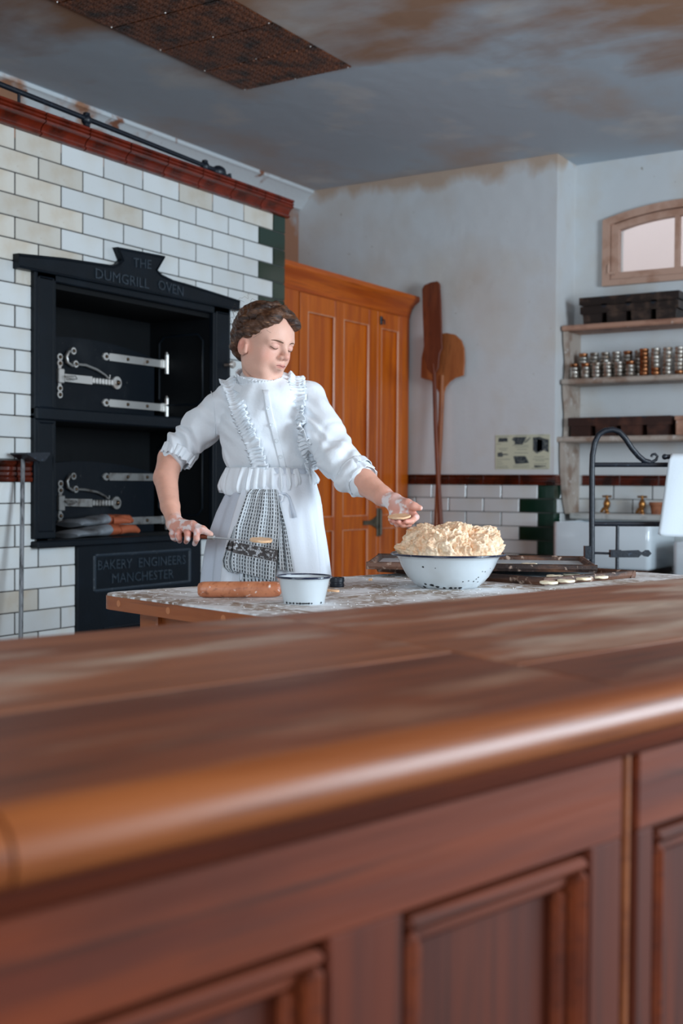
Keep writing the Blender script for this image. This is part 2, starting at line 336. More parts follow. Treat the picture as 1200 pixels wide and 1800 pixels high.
# ================================================================== STRUCTURE
A = -3.44; B = 6.559; R2 = 6.856; XC = -2.699; ZT = EYE+1.3167; ZD = EYE-.0011; H = .0824; LB = .235; CE = 3.025
ALC = -4.52
struct(MB().box((-4.7,-2.2,-.06), (2.8,7.2,0)), 'floor', M['floor'])
fl = bpy.data.objects['floor']
tile = MB().box((-.145,-.145,0), (.145,.145,.008), .003).build('floor_tile', M['floor'], None).data
bpy.data.objects.remove(bpy.data.objects['floor_tile'])
cnt = 0
for i in range(16):
    for j in range(18):
        x, y = -3.25+i*.3, 1.2+j*.3
        if x > -.2 and y < 2.6: continue
        inst(tile, 'floor_tile', (x, y, 0), fl); cnt += 1
struct(MB().box((-4.7,-2.2,CE), (2.8,7.2,CE+.1)), 'ceiling', M['ceiling'])
# back wall: plaster above, tiles below the dado
wb = struct(MB().box((-4.7,B,ZD+.0), (XC,B+.3,CE)).box((-4.7,B+.006,0), (XC-.006,B+.3,ZD)), 'wall_back', M['plaster_back'])
# recess wall with arched window opening
WX0, WX1, WZ0, WZ1, RISE = -2.52, -1.57, 2.285, 2.672, .07
def arch_z(x, z1=WZ1, rise=RISE): q = (x-(WX0+WX1)/2)/((WX1-WX0)/2); return z1+rise*(1-q*q)
mb = MB(); T_ = .34
mb.box((XC-.3,R2,ZD), (WX0,R2+T_,CE)); mb.box((WX1,R2,ZD), (2.7,R2+T_,CE)); mb.box((WX0,R2,ZD), (WX1,R2+T_,WZ0))
mb.prism([(WX0,CE)]+[(WX0+(WX1-WX0)*i/14, arch_z(WX0+(WX1-WX0)*i/14)) for i in range(15)]+[(WX1,CE)], R2, R2+T_, 'xz')
mb.box((XC-.3,R2+.006,0), (2.7,R2+T_,ZD))
wr = struct(mb, 'wall_recess', M['plaster'])
# mortar backing sheets just behind the glazed brick faces
mo = MB().box((-3.72,B+.003,0), (XC-.0035,B+.01,ZD)).box((XC-.01,B+.003,0), (XC-.0035,R2+.01,ZD)).box((XC-.003,R2+.003,0), (2.5,R2+.01,ZD))
o = mo.build('mortar_bed', M['mortar'], wb)
struct(MB().box((2.6,-2.2,0), (2.8,2.2,CE)).box((2.6,4.4,0), (2.8,7.2,CE)).box((2.6,2.2,0), (2.8,4.4,.85)).box((2.6,2.2,2.65), (2.8,4.4,CE)), 'wall_right', M['plaster'])
struct(MB().box((-4.7,-2.2,0), (-1.5,-2.0,CE)).box((.9,-2.2,0), (2.8,-2.0,CE)).box((-1.5,-2.2,0), (.9,-2.0,1.0)).box((-1.5,-2.2,2.7), (.9,-2.0,CE)), 'wall_near', M['plaster'])
struct(MB().box((-4.8,-2.2,0), (ALC,7.2,CE)), 'wall_alcove', M['alcove'])
struct(MB().prism([(ALC,CE),(ALC,CE-.115),(ALC+.02,CE-.115),(ALC+.09,CE-.03),(ALC+.12,CE-.02),(ALC+.12,CE)], -2.0, B, 'xz'), 'trim_1', M['coving'])
# window sashes of the two daylight windows (behind and beside the camera)
def sash(n, axis, at, a0, a1, z0, z1):
    mb = MB()
    def bx(p0, p1, q0, q1):
        if axis == 'x': mb.box((at-.03,p0,q0), (at+.03,p1,q1), .006)
        else: mb.box((p0,at-.03,q0), (p1,at+.03,q1), .006)
    bx(a0,a0+.05,z0,z1); bx(a1-.05,a1,z0,z1); bx(a0,a1,z0,z0+.05); bx(a0,a1,z1-.05,z1)
    struct(mb, n, M['win_paint'])
sash('window_2', 'x', 2.66, 2.2, 4.4, .85, 2.65); sash('window_3', 'y', -2.06, -1.5, .9, 1.0, 2.7)
# ---- left tiled wall (the oven breast) with opening
OX = A+.022      # face of the iron front
OY0, OY1, OZ0, OZ1 = float(PX(61,700,OX)[1])+.02, float(PX(405,700,OX)[1])-.02, .86, 1.90       # upper body
BY0, BY1 = float(PX(137,1000,OX-.005)[1]), float(PX(354,1000,OX-.005)[1])   # plinth
YE = 4.8735; TOPB = ZT+.085
mb = MB(); bx0 = ALC+.001
mb.box((bx0,-2.0,0), (A-.004,BY0-.2,TOPB-.12)); mb.box((bx0,BY0-.2,0), (A-.004,OY1+.0,OZ0)); mb.box((bx0,OY1,0), (A-.004,YE-.004,TOPB-.12))
mb.box((bx0,BY0-.2,OZ1), (A-.004,OY1,TOPB-.12)); mb.box((bx0,BY0-.2,OZ0), (-3.86,OY1,OZ1)); 
wl = struct(mb, 'wall_left', M['mortar'])
def brick_mesh(mt, L=.2305, Hh=.078, D=.012):
    b = MB().box((0,0,0), (D,L,Hh), .0025); o = b.build('b', mt); me = o.data; bpy.data.objects.remove(o); return me
BM = {k: brick_mesh(M[v]) for k, v in (('w','white_glaze'), ('a','aged_glaze'), ('g','green_glaze'))}
FULL = .2305
def brick(kind, y0, y1, z, parent, plane='x', at=A, h=.0782):
    """brick face proud of the mortar; spans y0..y1 (or x0..x1) at bed z"""
    L = y1-y0
    if L < .012: return
    nm = 'glazed_brick'
    if plane == 'x': inst(BM[kind], nm, (at-.0115, y0, z), parent, scale=(1, L/FULL, h/.078))
    else: inst(BM[kind], nm, (y0, at+.0115, z), parent, rot=(0,0,-PI/2), scale=(1, L/FULL, h/.078))
J0 = 3.1276; gap = .0070
AGED = {(0,3),(0,4),(1,4),(1,2),(2,3),(2,4),(3,3),(3,4),(4,4),(4,3),(5,4),(5,5),(3,5),(1,5)}
for k in range(0, 30):
    z0 = ZT-(k+1)*H+gap/2; 
    if k == 15: continue
    zb = z0; hh = H-gap
    if zb < 0: continue
    odd = k % 2
    joints = [J0+LB*i-(LB/2 if odd else 0) for i in range(-4, 9)]
    for i in range(len(joints)-1):
        y0, y1 = joints[i]+gap/2, joints[i+1]-gap/2
        if y0 > YE-.02: continue
        cz = zb+hh/2; green = False
        if odd == 0 and y0 > YE-.13: green = True
        if odd == 1 and y1 > YE-.10: green = True
        y1 = min(y1, YE)
        if YE-y1 < .02: y1 = YE
        if odd == 0 and YE-y0 < .13: y1 = YE
        segs = [(y0, y1)]
        o0, o1 = (None, None)
        if cz < OZ0-.0: o0, o1 = BY0, BY1
        elif cz < OZ1: o0, o1 = OY0, OY1
        if o0 is not None:
            ns = []
            for a_, b_ in segs:
                if b_ <= o0 or a_ >= o1: ns.append((a_, b_))
                else:
                    if a_ < o0: ns.append((a_, o0))
                    if b_ > o1: ns.append((o1, b_))
            segs = ns
        for a_, b_ in segs:
            kind = 'g' if green else ('a' if (k, i) in AGED or random.random() < .06 else 'w')
            brick(kind, a_, b_, zb, wl)
# bricks nearer than the frame edge: one joined relief piece
mb = MB()
for k in range(30):
    if k == 15: continue
    z0 = ZT-(k+1)*H+gap/2
    if z0 < 0: continue
    off = LB/2 if k % 2 else 0
    y = J0-4*LB-off
    while y > -1.9:
        mb.box((A-.0115,y-LB+gap/2,z0), (A+.0005,y-gap/2,z0+H-gap), .0025); y -= LB
o = mb.build('glazed_brick_field', M['white_glaze'], wl); o['kind'] = 'stuff'
# return face of the breast at its far end
mb = MB()
for k in range(30):
    z0 = ZT-(k+1)*H+gap/2
    if z0 < 0: continue
    mb.box((A-(.23 if k % 2 == 0 else .112),YE-.012,z0), (A-.013,YE+.0005,z0+H-gap), .0025)
mb.build('green_return_bricks', M['green_glaze'], wl)['kind'] = 'stuff'
# left dado moulding tiles (course 15) and terracotta cornice
def dado_prof(h, d):   # (out, up) ribbed
    return [(0,0),(d*.8,0),(d,h*.06),(d,h*.2),(d*.55,h*.25),(d*.85,h*.32),(d*.85,h*.45),(d*.45,h*.5),(d*.75,h*.56),(d*.75,h*.7),(d*.4,h*.74),(d*.8,h*.8),(d*1.05,h*.9),(d*.8,h),(0,h)]
def run_tiles(name, prof, start, dirv, outv, L, n, mt, parent, g=.005):
    d = Vector(dirv); me = None; st = Vector(start)
    mb = MB(); mb.sweep(prof, (0,0,0), tuple(d*(L-g)), outv, (0,0,1)); o = mb.build(name, mt, None, 40); me = o.data; bpy.data.objects.remove(o)
    for i in range(n): inst(me, name, tuple(st+d*(L*i+g/2)), parent)
z15 = ZT-16*H
run_tiles('dado_tile', dado_prof(H-.003, .016), (A-.004,J0-4*LB,z15), (0,1,0), (1,0,0), LB, 4, M['terra_dark'], wl)
mb = MB().sweep(dado_prof(H-.003, .016), (A-.004,J0+.004,z15), (A-.004,OY0-.02,z15), (1,0,0), (0,0,1)); mb.build('dado_tile', M['terra_dark'], wl)
mb = MB().sweep(dado_prof(H-.003, .016), (A-.004,OY1+.002,z15), (A-.004,YE+.012,z15), (1,0,0), (0,0,1)); mb.build('dado_tile', M['terra_dark'], wl)
corn = [(x_, y_*.81) for x_, y_ in [(0,0),(.012,0),(.02,.006),(.02,.014),(.014,.02),(.018,.036),(.03,.052),(.042,.058),(.044,.066),(.038,.07),(.044,.076),(.044,.084),(.038,.088),(.046,.094),(.046,.104),(0,.104)]]
run_tiles('cornice_tile', corn, (A-.004,J0+.117-LB*9,ZT), (0,1,0), (1,0,0), LB, 16, M['terra'], wl)
ys = J0+.117+LB*7
MB().sweep(corn, (A-.004,ys+.0025,ZT), (A-.004,YE+.012,ZT), (1,0,0), (0,0,1)).build('cornice_tile', M['terra'], wl, 40)
MB().sweep(corn, (A+.008,YE-.004,ZT), (A-.35,YE-.004,ZT), (0,1,0), (0,0,1)).build('cornice_tile', M['terra'], wl, 40)
MB().box((ALC+.001,-2.0,TOPB-.12), (A-.0045,YE-.0045,TOPB-.004)).build('ledge', M['alcove'], wl)
# back wall dado + bricks
dz = .062
JB = -3.5034
for s_, nm in ((0, 1),):
    run_tiles('dado_tile', dado_prof(dz, .012), (JB-.4*0-.117-LB,B,ZD), (1,0,0), (0,-1,0), LB, 4, M['terra_dark'], wb)
MB().sweep(dado_prof(dz,.012), (JB-.117+LB*3+.003,B,ZD), (XC+.012,B,ZD), (0,-1,0), (0,0,1)).build('dado_tile', M['terra_dark'], wb)
MB().sweep(dado_prof(dz,.012), (XC,B-.012,ZD), (XC,R2,ZD), (1,0,0), (0,0,1)).build('dado_tile', M['terra_dark'], wb)
run_tiles('dado_tile', dado_prof(dz, .012), (XC+.06,R2,ZD), (1,0,0), (0,-1,0), LB, 6, M['terra_dark'], wr)
for k in range(13):
    z0 = ZD-(k+1)*H+gap/2
    if z0 < 0: z0 = 0
    js = [JB+LB*i-(LB/2 if k % 2 else 0) for i in range(-1, 5)]
    for i in range(len(js)-1):
        x0, x1 = js[i]+gap/2, min(js[i+1]-gap/2, XC)
        if x0 > XC-.02: continue
        green = (x0 > XC-.15) if k % 2 == 0 else (x1 > XC-.10)
        if XC-x1 < .03: x1 = XC
        brick('g' if green else 'w', x0, x1, z0, wb, 'y', B-.0001)
    # return into the recess
    brick('g', B-.0, B+(.10 if k % 2 == 0 else .05), z0, wb, 'x', XC+.0005)
    brick('w', B+(.105 if k % 2 == 0 else .055), R2-.012, z0, wb, 'x', XC+.0005)
    js = [XC+.02+LB*i+(LB/2 if k % 2 else 0) for i in range(-1, 8)]
    for i in range(len(js)-1):
        x0, x1 = max(js[i]+gap/2, XC+.012), js[i+1]-gap/2
        if x1 > x0: brick('w', x0, x1, z0, wr, 'y', R2-.0001)
# ---- arched window
ws = MB()
def archbar(mb, x0, x1, inset, wd, y0, y1, n=18, drop=0):
    P = [(x0+(x1-x0)*i/n) for i in range(n+1)]
    poly = [(x, arch_z(x)-inset) for x in P]+[(x, arch_z(x)-inset-wd) for x in P[::-1]]
    mb.prism(poly, y0, y1, 'xz')
archbar(ws, WX0+.001, WX1-.001, .0005, .045, R2-.0285, R2+.058)
ws.box((WX0,R2-.03,WZ0), (WX0+.045,R2+.06,WZ1)); ws.box((WX1-.045,R2-.03,WZ0), (WX1,R2+.06,WZ1))
ws.box((WX0+.0005,R2-.0315,WZ0-.005), (WX1-.0005,R2+.062,WZ0+.030))
win = struct(ws, 'window_1', M['win_paint'])
cs = MB(); cx0, cx1 = WX0+.05, WX1-.05
archbar(cs, cx0+.001, cx1-.001, .051, .04, R2-.0138, R2+.029)
cs.box((cx0,R2-.015,WZ0+.034), (cx0+.045,R2+.03,WZ1-.03)); cs.box((cx1-.045,R2-.015,WZ0+.034), (cx1,R2+.03,WZ1-.03)); cs.box((cx0+.0007,R2-.0165,WZ0+.034), (cx1-.0007,R2+.0315,WZ0+.072))
cm = (cx0+cx1)/2-.035; cs.box((cm-.014,R2-.012,WZ0+.065), (cm+.014,R2+.026,arch_z(cm)-.085))
cas = cs.build('casement', M['win_paint'], win)
g = bpy.data.materials.new('frosted_glass'); g.use_nodes = True; gb = g.node_tree.nodes['Principled BSDF']
gb.inputs['Transmission Weight'].default_value = 1; gb.inputs['Roughness'].default_value = .13; gb.inputs['IOR'].default_value = 1.2; gb.inputs['Base Color'].default_value = (.95,.93,.92,1)
for a_, b_ in ((cx0+.04, cm-.012), (cm+.012, cx1-.04)):
    mb = MB(); n = 10; P = [a_+(b_-a_)*i/n for i in range(n+1)]
    mb.prism([(x, WZ0+.065) for x in P]+[(x, arch_z(x)-.085) for x in P[::-1]], R2+.004, R2+.008, 'xz'); mb.build('pane', g, cas)
hm = MB().tube([(cx0-.01,R2-.03,WZ0+.07),(cx0-.01,R2-.03,WZ0+.12)], .009).box((cx0-.02,R2-.035,WZ0+.06),(cx0+.03,R2-.02,WZ0+.075)); hm.build('hinge', M['win_paint'], win)
struct(MB().box((-7,8.4,-.5), (4,8.6,3.05)), 'wall_yard', M['outside'])
# ---- ceiling tin panel
root = empty('ceiling_tin_panel', (-3.257,3.6,CE), 'long embossed brown tin panel nailed to the ceiling above the tiled oven wall', 'ceiling panel')
px0, px1 = -3.565, -2.948; yy = 4.70; n = 0
while yy > 1.2:
    y0 = yy-.31
    MB().box((px0,y0+.002,CE-.008), (px1,yy-.001,CE-.0005), .003).build('embossed_sheet', M['emboss'], root)
    for xx in (px0+.012, (px0+px1)/2, px1-.012):
        MB().ball((xx,yy-.012,CE-.009), .0032, 8, 5).build('nail', M['nickel'], root)
    yy -= .31
# ---- pipe rod above the cornice
pr = empty('gas_pipe', (-3.52,3.6,TOPB), 'thin black pipe with ball joints running along the ledge over the tiled wall', 'pipe')
def P1(u, v): return PX(u, v, -3.50)
a0 = P1(0,148); a1 = P1(386,302); dv = (a1-a0)
pm = MB().tube([tuple(a0-dv*1.2), tuple(a1)], .0105, 10); pm.build('tube', M['black_iron'], pr)
for q in ((152,211),(360,293)): c = P1(*q); MB().ball(tuple(c), .022, 12, 8).box(tuple(c-np.array([.012,.012,.03])), tuple(c+np.array([.012,.012,.03])), .004).build('pipe_joint', M['black_iron'], pr)
c = P1(384,303); k = MB().ball(tuple(c), .034, 14, 8, (1,1.2,.9)).tube([tuple(c),tuple(c+[0,.09,-.005])], .009).tube([tuple(c+[0,.085,.012]),tuple(c+[0,.085,-.03])], .008); k.build('tap_valve', M['black_iron'], pr)
for yv in (2.2, 3.2, 4.4):
    zz = float(a0[2]+(a1[2]-a0[2])*(yv-a0[1])/(a1[1]-a0[1])); MB().tube([(-3.5,yv,zz),(-3.5,yv,TOPB-.004)], .006).build('pipe_bracket', M['black_iron'], pr)
# ================================================================== OVEN
DX = -3.718       # face of the doors
oven = empty('bread_oven', (A, 3.83, 0), 'black iron double-deck bread oven front set in the white tiled wall', 'oven')
def yz(u, v, x=OX): p = PX(u, v, x); return (float(p[1]), float(p[2]))
LX = A+.032
lin = [yz(*q, LX) for q in ((33,445),(112,453),(198,466),(209,463),(216,456),(207,434),(290,450),(276,473),(284,482),(304,492),(330,499),(422,528),(421,547),(225,507),(33,471))]
MB().prism(lin, A-.003, LX, 'yz').build('lintel', M['iron'], oven, 30)
lino = bpy.data.objects['lintel']
# raised edge band following the lintel outline
cy = sum(p[0] for p in lin)/len(lin); ed = []
top = lin[:12]
mb = MB().tube([(LX-.001, p[0]+(.004 if i < 6 else -.004), p[1]-.006) for i, p in enumerate(top)], .006, 8); mb.build('edge_bead', M['iron'], lino)
MB().tube([(LX-.001, lin[-1][0], lin[-1][1]+.006), (LX-.001, lin[-3][0], lin[-3][1]+.006)], .0055, 8).build('edge_bead', M['iron'], lino)
def words(txt, ua, va, ub, vb, x, size, parent, sp=1.0, depth=.004):
    p = PX(ua, va, x); q = PX(ub, vb, x); c = (p+q)/2; d = q-p; Ln = np.linalg.norm(d); d = d/Ln
    t = text_mb(txt, size, depth, (0,0,0), (1,0,0), (0,1,0), (0,0,1)); V = np.array(t.v); wd = V[:,0].max()-V[:,0].min(); V[:,0] -= (V[:,0].max()+V[:,0].min())/2
    k = Ln/wd; up = np.array([0,0,1.])
    t.v = [tuple(c+d*a[0]*k+up*a[1]+np.array([1,0,0])*a[2]) for a in V]
    return t.build('raised_lettering', M['iron_letter'], parent, 0)
M['iron_letter'] = mat('raised_iron_lettering', s2l(34,46,56), .36, var=[(s2l(90,96,100), 120, .6, .72)])
words('THE', 233,469, 265,473, LX, .055, lino)
words('DUMGRILL', 167,489, 261,508, LX, .058, lino); words('OVEN', 277,508, 321,521, LX, .058, lino)
# jambs
def panel_frame(mb, y0, y1, z0, z1, x, t=.006):
    for a_ in ((y0,z0,y1,z0),(y0,z1,y1,z1),(y0,z0,y0,z1),(y1,z0,y1,z1)):
        mb.tube([(x,a_[0],a_[1]),(x,a_[2],a_[3])], t, 6)
yL0, yL1, yR0, yR1 = OY0-.02, float(PX(99,700,OX)[1]), float(PX(375,700,OX)[1]), OY1+.02
MID0, MID1 = 1.355, 1.395
for nm, (ya, yb) in (('jamb', (yL0, yL1)), ('jamb', (yR0, yR1))):
    for za, zb in ((OZ0+.02, MID0), (MID0, OZ1+.01)):
        j = MB().box((A-.005,ya,za), (OX,yb,zb), .004).build(nm, M['iron'], oven)
        mb = MB(); panel_frame(mb, ya+.022, yb-.016, za+.03, zb-.03, OX, .004); mb.build('bead', M['iron'], j)
MB().box((A-.35,yL0,MID0-.02), (OX+.012,yR1,MID1-.01), .006).build('middle_rail', M['iron'], oven)
MB().box((A-.35,yL0,OZ0-.015), (OX+.02,yR1,OZ0+.012), .005).build('sill', M['iron'], oven)
MB().box((A-.35,yL0+.01,OZ1-.03), (OX,yR1-.01,OZ1+.012), .004).build('head_rail', M['iron'], oven)
# lining
MB().box((-3.85,yL1,OZ0), (-3.80,yR0+.02,OZ1)).build('back_plate', M['iron_in'], oven)
MB().box((-3.85,yL1-.02,OZ0), (A-.004,yL1,OZ1)).build('side_plate', M['iron_in'], oven)
sp = MB().box((-3.85,yR0,OZ0), (A-.004,yR0+.02,OZ1)); sp = sp.build('side_plate', M['iron_in'], oven)
for za, zb in ((.95, 1.28), (1.46, 1.78)):
    mb = MB(); P = [(-3.74,za+.03),(-3.74,zb-.03),(-3.71,zb),(-3.51,zb),(-3.48,zb-.03),(-3.48,za+.03),(-3.51,za),(-3.71,za),(-3.74,za+.03)]
    mb.tube([(x, yR0-.001, z) for x, z in P], .005, 6); mb.build('bead', M['iron'], sp)
MB().box((-3.85,yL1-.01,OZ1-.05), (A-.004,yR0+.01,OZ1-.028)).build('top_plate', M['iron_in'], oven)
# base
MB().box((A-.005,BY0,0), (OX-.005,BY1,OZ0-.01), .004).build('base_plate', M['iron'], oven)
bo = bpy.data.objects['base_plate']; bxp = OX-.005
p0, p1, p2, p3 = [PX(u, v, bxp) for u, v in ((166,977),(333,966),(333,1022),(166,1039))]
def bar_yz(mb, a_, b_, r=.006): mb.tube([(bxp,)+a_, (bxp,)+b_], r, 6)
mb = MB(); q0, q1, q2, q3 = [(float(p[1]), float(p[2])) for p in (p0, p1, p2, p3)]
ya_, yb_ = (q0[0]+q3[0])/2, (q1[0]+q2[0])/2; zt_, zb_ = (q0[1]+q1[1])/2, (q2[1]+q3[1])/2
panel_frame(mb, ya_, yb_, zb_, zt_, bxp, .007); mb.build('name_plate_border', M['iron_letter'], bo)
words('BAKERY', 171,1002, 231,998, bxp, .056, bo); words('ENGINEERS', 243,997, 325,991, bxp, .056, bo); words('MANCHESTER', 196,1025, 304,1016, bxp, .056, bo)
mb = MB(); panel_frame(mb, ya_+.05, BY1-.06, .12, .50, bxp, .007); mb.build('lower_panel_border', M['iron'], bo)
# doors
def door(up):
    z0, z1 = (MID1+.0, 1.695) if up else (OZ0+.012, 1.165)
    nk = M['nickel'] if up else M['nickel_worn']; ar = .035
    y0, y1 = yL1+.002, float(PX(271,650,DX)[1]); n = 16; ya_c = (float(PX(95,650,DX)[1])-.25+y1)/2
    poly = [(y0,z0),(y1,z0)]+[(y1+(y0-y1)*i/n, z1-.022+.045*(1-((y1+(y0-y1)*i/n-ya_c)/(y1-ya_c))**2)) for i in range(n+1)]
    d = MB().prism(poly, DX-.03, DX, 'yz').build('oven_door', M['door_iron'], oven, 30)
    D = DX
    def P(u, v): p = PX(u, v, D+.012); return (float(p[1]), float(p[2]))
    def Q(ul, vl): return P(ul, vl)
    # pixel features differ slightly between the two doors
    T = (lambda u, v: P(u, v)) if up else (lambda u, v: P(u, v))
    F_ = dict(plate=(107,624,107,697), bar=(112,664,160,669), bead=(160,669,198,673), ring=(205,673), hook=[(128,617),(120,618),(116,627),(118,637),(126,643),(132,640)], arm=[(132,640),(150,642),(170,650),(184,659),(192,666)], tip=[(187,663),(193,665),(193,659)], h=[(181,626,290,640),(181,708,290,716)], bolts=[[(188,626),(225,631),(259,635)],[(188,709),(225,712),(259,714)]]) if up else \
         dict(plate=(108,847,108,922), bar=(112,883,160,884), bead=(160,884,198,884), ring=(204,884), hook=[(128,837),(121,838),(117,846),(119,857),(126,862),(132,860)], arm=[(132,860),(150,861),(170,865),(184,872),(190,877)], tip=[(186,875),(192,876),(192,871)], h=[(181,837,290,840),(181,918,290,913)], bolts=[[(189,838),(225,838),(259,838)],[(189,919),(225,918),(259,916)]])
    def t3(q, off=.012): return (D+off, q[0], q[1])
    lt = MB(); pa, pb = P(*F_['plate'][:2]), P(*F_['plate'][2:]); ym = (pa[0]+pb[0])/2
    zs = np.linspace(pb[1], pa[1], 6)
    for z in (zs[0]+.008, zs[1], zs[-2], zs[-1]-.008): lt.lathe([(.015,0),(.015,.008),(.0001,.008)], (D,ym,z), 14, 'x')
    lt.box((D,ym-.009,pb[1]+.01), (D+.007,ym+.009,pa[1]-.01), .002).box((D,ym-.017,zs[1]+.022), (D+.018,ym+.017,zs[-2]-.022), .003)
    lt = lt.build('latch_plate', nk, d)
    bm = MB(); a_, b_ = P(*F_['bar'][:2]), P(*F_['bar'][2:]); bm.prism([(a_[0],a_[1]-.016),(b_[0],b_[1]-.017),(b_[0],b_[1]+.017),(a_[0],a_[1]+.016)], D+.006, D+.02, 'yz')
    c_, e_ = P(*F_['bead'][:2]), P(*F_['bead'][2:])
    for i in range(7):
        f0, f1 = i/7+.01, (i+.8)/7; y0_, z0_ = c_[0]+(e_[0]-c_[0])*f0, c_[1]+(e_[1]-c_[1])*f0; y1_, z1_ = c_[0]+(e_[0]-c_[0])*f1, c_[1]+(e_[1]-c_[1])*f1
        bm.box((D+.004,y0_,min(z0_,z1_)-.014), (D+.026,y1_,max(z0_,z1_)+.014), .004)
    bm.tube([(D+.012,c_[0],c_[1]),(D+.012,e_[0],e_[1])], .008, 8); bm.build('bolt_handle', nk, d)
    rg = P(*F_['ring']); rm = MB().lathe([(.012,.004),(.028,.004),(.028,.016),(.012,.016),(.012,.004)], (D,rg[0],rg[1]), 20, 'x', False).lathe([(.014,.0),(.014,.018),(.006,.026),(.0001,.026)], (D,rg[0],rg[1]), 14, 'x'); rm.build('handle_ring', nk, d)
    MB().ball((D+.022,rg[0],rg[1]), .011, 12, 8).build('knob', M['bolt'], d)
    hk = MB(); pts = [t3(P(*q)) for q in F_['hook']]; hk.tube(pts, [.009,.011,.011,.011,.011,.011], 8, .6)
    pts = [t3(P(*q)) for q in F_['arm']]; hk.tube(pts, [.009,.010,.009,.007,.004], 8, .6); hk.tube([t3(P(*q)) for q in F_['tip']], .003, 6)
    for q in (F_['hook'][0], F_['hook'][-1]): c = P(*q); hk.lathe([(.015,0),(.015,.018),(.0001,.018)], (D,c[0],c[1]), 14, 'x')
    hk.build('latch_hook', nk, d)
    for q in (F_['hook'][0], F_['hook'][-1]): c = P(*q); MB().ball((D+.018,c[0],c[1]), .008, 10, 6).build('bolt_head', M['bolt'], d)
    for z in (zs[0]+.008, zs[1], zs[-2], zs[-1]-.008): MB().ball((D+.009,ym,z), .008, 10, 6).build('bolt_head', M['bolt'], d)
    rgp = P(112,664 if up else 883)
    MB().tube([(D+.03,rgp[0]-.005,rgp[1]+.006),(D+.05,rgp[0]+.03,rgp[1]+.008),(D+.03,rgp[0]+.06,rgp[1]-.0),(D+.045,rgp[0]+.02,rgp[1]-.008),(D+.03,rgp[0]-.005,rgp[1]+.006)], .0035, 6).build('latch_ring', nk, d)
    for (ua, va, ub, vb), bl in zip(F_['h'], F_['bolts']):
        hm = MB(); a_, b_ = P(ua, va), P(ub, vb); sl = (b_[1]-a_[1])/(b_[0]-a_[0])*1.0; zc = (a_[1]+b_[1])/2; Lh = b_[0]-a_[0]
        ww = .0165
        poly = [(0,0),(.012,.014),(.028,.017),(.04,.008),(.046,ww),(Lh-.02,ww),(Lh-.02,-ww),(.046,-ww),(.04,-.008),(.028,-.017),(.012,-.014)]
        hm.prism([(a_[0]+p, zc+q) for p, q in poly], D, D+.010, 'yz')
        hm.box((D,b_[0]-.025,zc-.02), (D+.016,b_[0]-.004,zc+.02), .003); hm.tube([(D+.02,b_[0]+.006,zc-.045),(D+.02,b_[0]+.006,zc+.043)], .012, 12); hm.ball((D+.02,b_[0]+.006,zc+.05), .009, 10, 6)
        ho = hm.build('strap_hinge', nk, d)
        for q in bl: c = P(*q); MB().ball((D+.011,c[0],zc), .008, 10, 6).build('bolt_head', M['bolt'], d)
door(True); door(False)
c = PX(404,641,OX+.03); MB().lathe([(.006,-.03),(.006,0),(.014,.004),(.019,.014),(.014,.024),(.0001,.027)], (float(c[0]),float(c[1]),float(c[2])), 16, 'x').build('damper_knob', M['nickel'], oven)
# gloves on the sill
def glove(name, base, dirv, z0, cuffm, handm, L, label, flip=1):
    base = np.array(base, float); d = np.array(dirv, float); d /= np.linalg.norm(d); sd = np.array([-d[1], d[0], 0])*flip
    g_ = empty(name, (base[0], base[1], z0), label, 'glove', 'oven gloves on the sill')
    def ring(t, w_, h_, zc, n=16): c = base+d*t; return [tuple(c+sd*w_*math.cos(a_)+np.array([0,0,zc+h_*math.sin(a_)*(1+.15*math.sin(3*a_+t*60))])) for a_ in [2*PI*j/n for j in range(n)]]
    G = [ring(t*L, w_, h_, z0-0+h_+zz) for t, w_, h_, zz in ((0,.078,.010,0),(.06,.075,.016,0),(.2,.066,.017,0),(.4,.056,.02,.002),(.56,.052,.024,.003))]
    MB().grid(G, closed_v=True).add(G[0], [tuple(range(16))]).build('cuff', cuffm, g_, 60)
    hm = MB(); G = [ring(t*L, w_, h_, z0+h_+zz) for t, w_, h_, zz in ((.54,.048,.022,.003),(.62,.053,.024,.003),(.72,.056,.022,.002),(.76,.05,.016,.004))]
    hm.grid(G, closed_v=True).add(G[-1], [tuple(range(16))[::-1]])
    for i in range(4):
        o_ = (i-1.5)*.027; pts = []
        for t, zz in ((.70,.024),(.82,.030),(.93,.028),(1.0,.018)): c = base+d*t*L*(1-.04*abs(i-1.3)/1.5)+sd*o_; pts.append((c[0],c[1],z0+zz))
        hm.tube(pts, [.017,.0185,.018,.010], 10)
    c = base+d*.6*L+sd*.045; e = base+d*.82*L+sd*.075; hm.tube([(c[0],c[1],z0+.022),((c[0]+e[0])/2+.0,(c[1]+e[1])/2,z0+.024),(e[0],e[1],z0+.018)], [.018,.016,.009], 10)
    hm.build('hand', handm, g_, 60)
ZS = OZ0+.0125
glove('oven_glove', (-3.53,3.47,0), (.02,1,0), ZS, M['glove_grey'], M['glove_tan'], .40, 'flat lower oven glove with grey cuff lying on the oven sill')
glove('oven_glove', (-3.60,3.56,0), (.02,1,0), ZS+.040, M['glove_grey'], M['glove_tan'], .35, 'scorched oven glove lying on top of the other glove', -1)
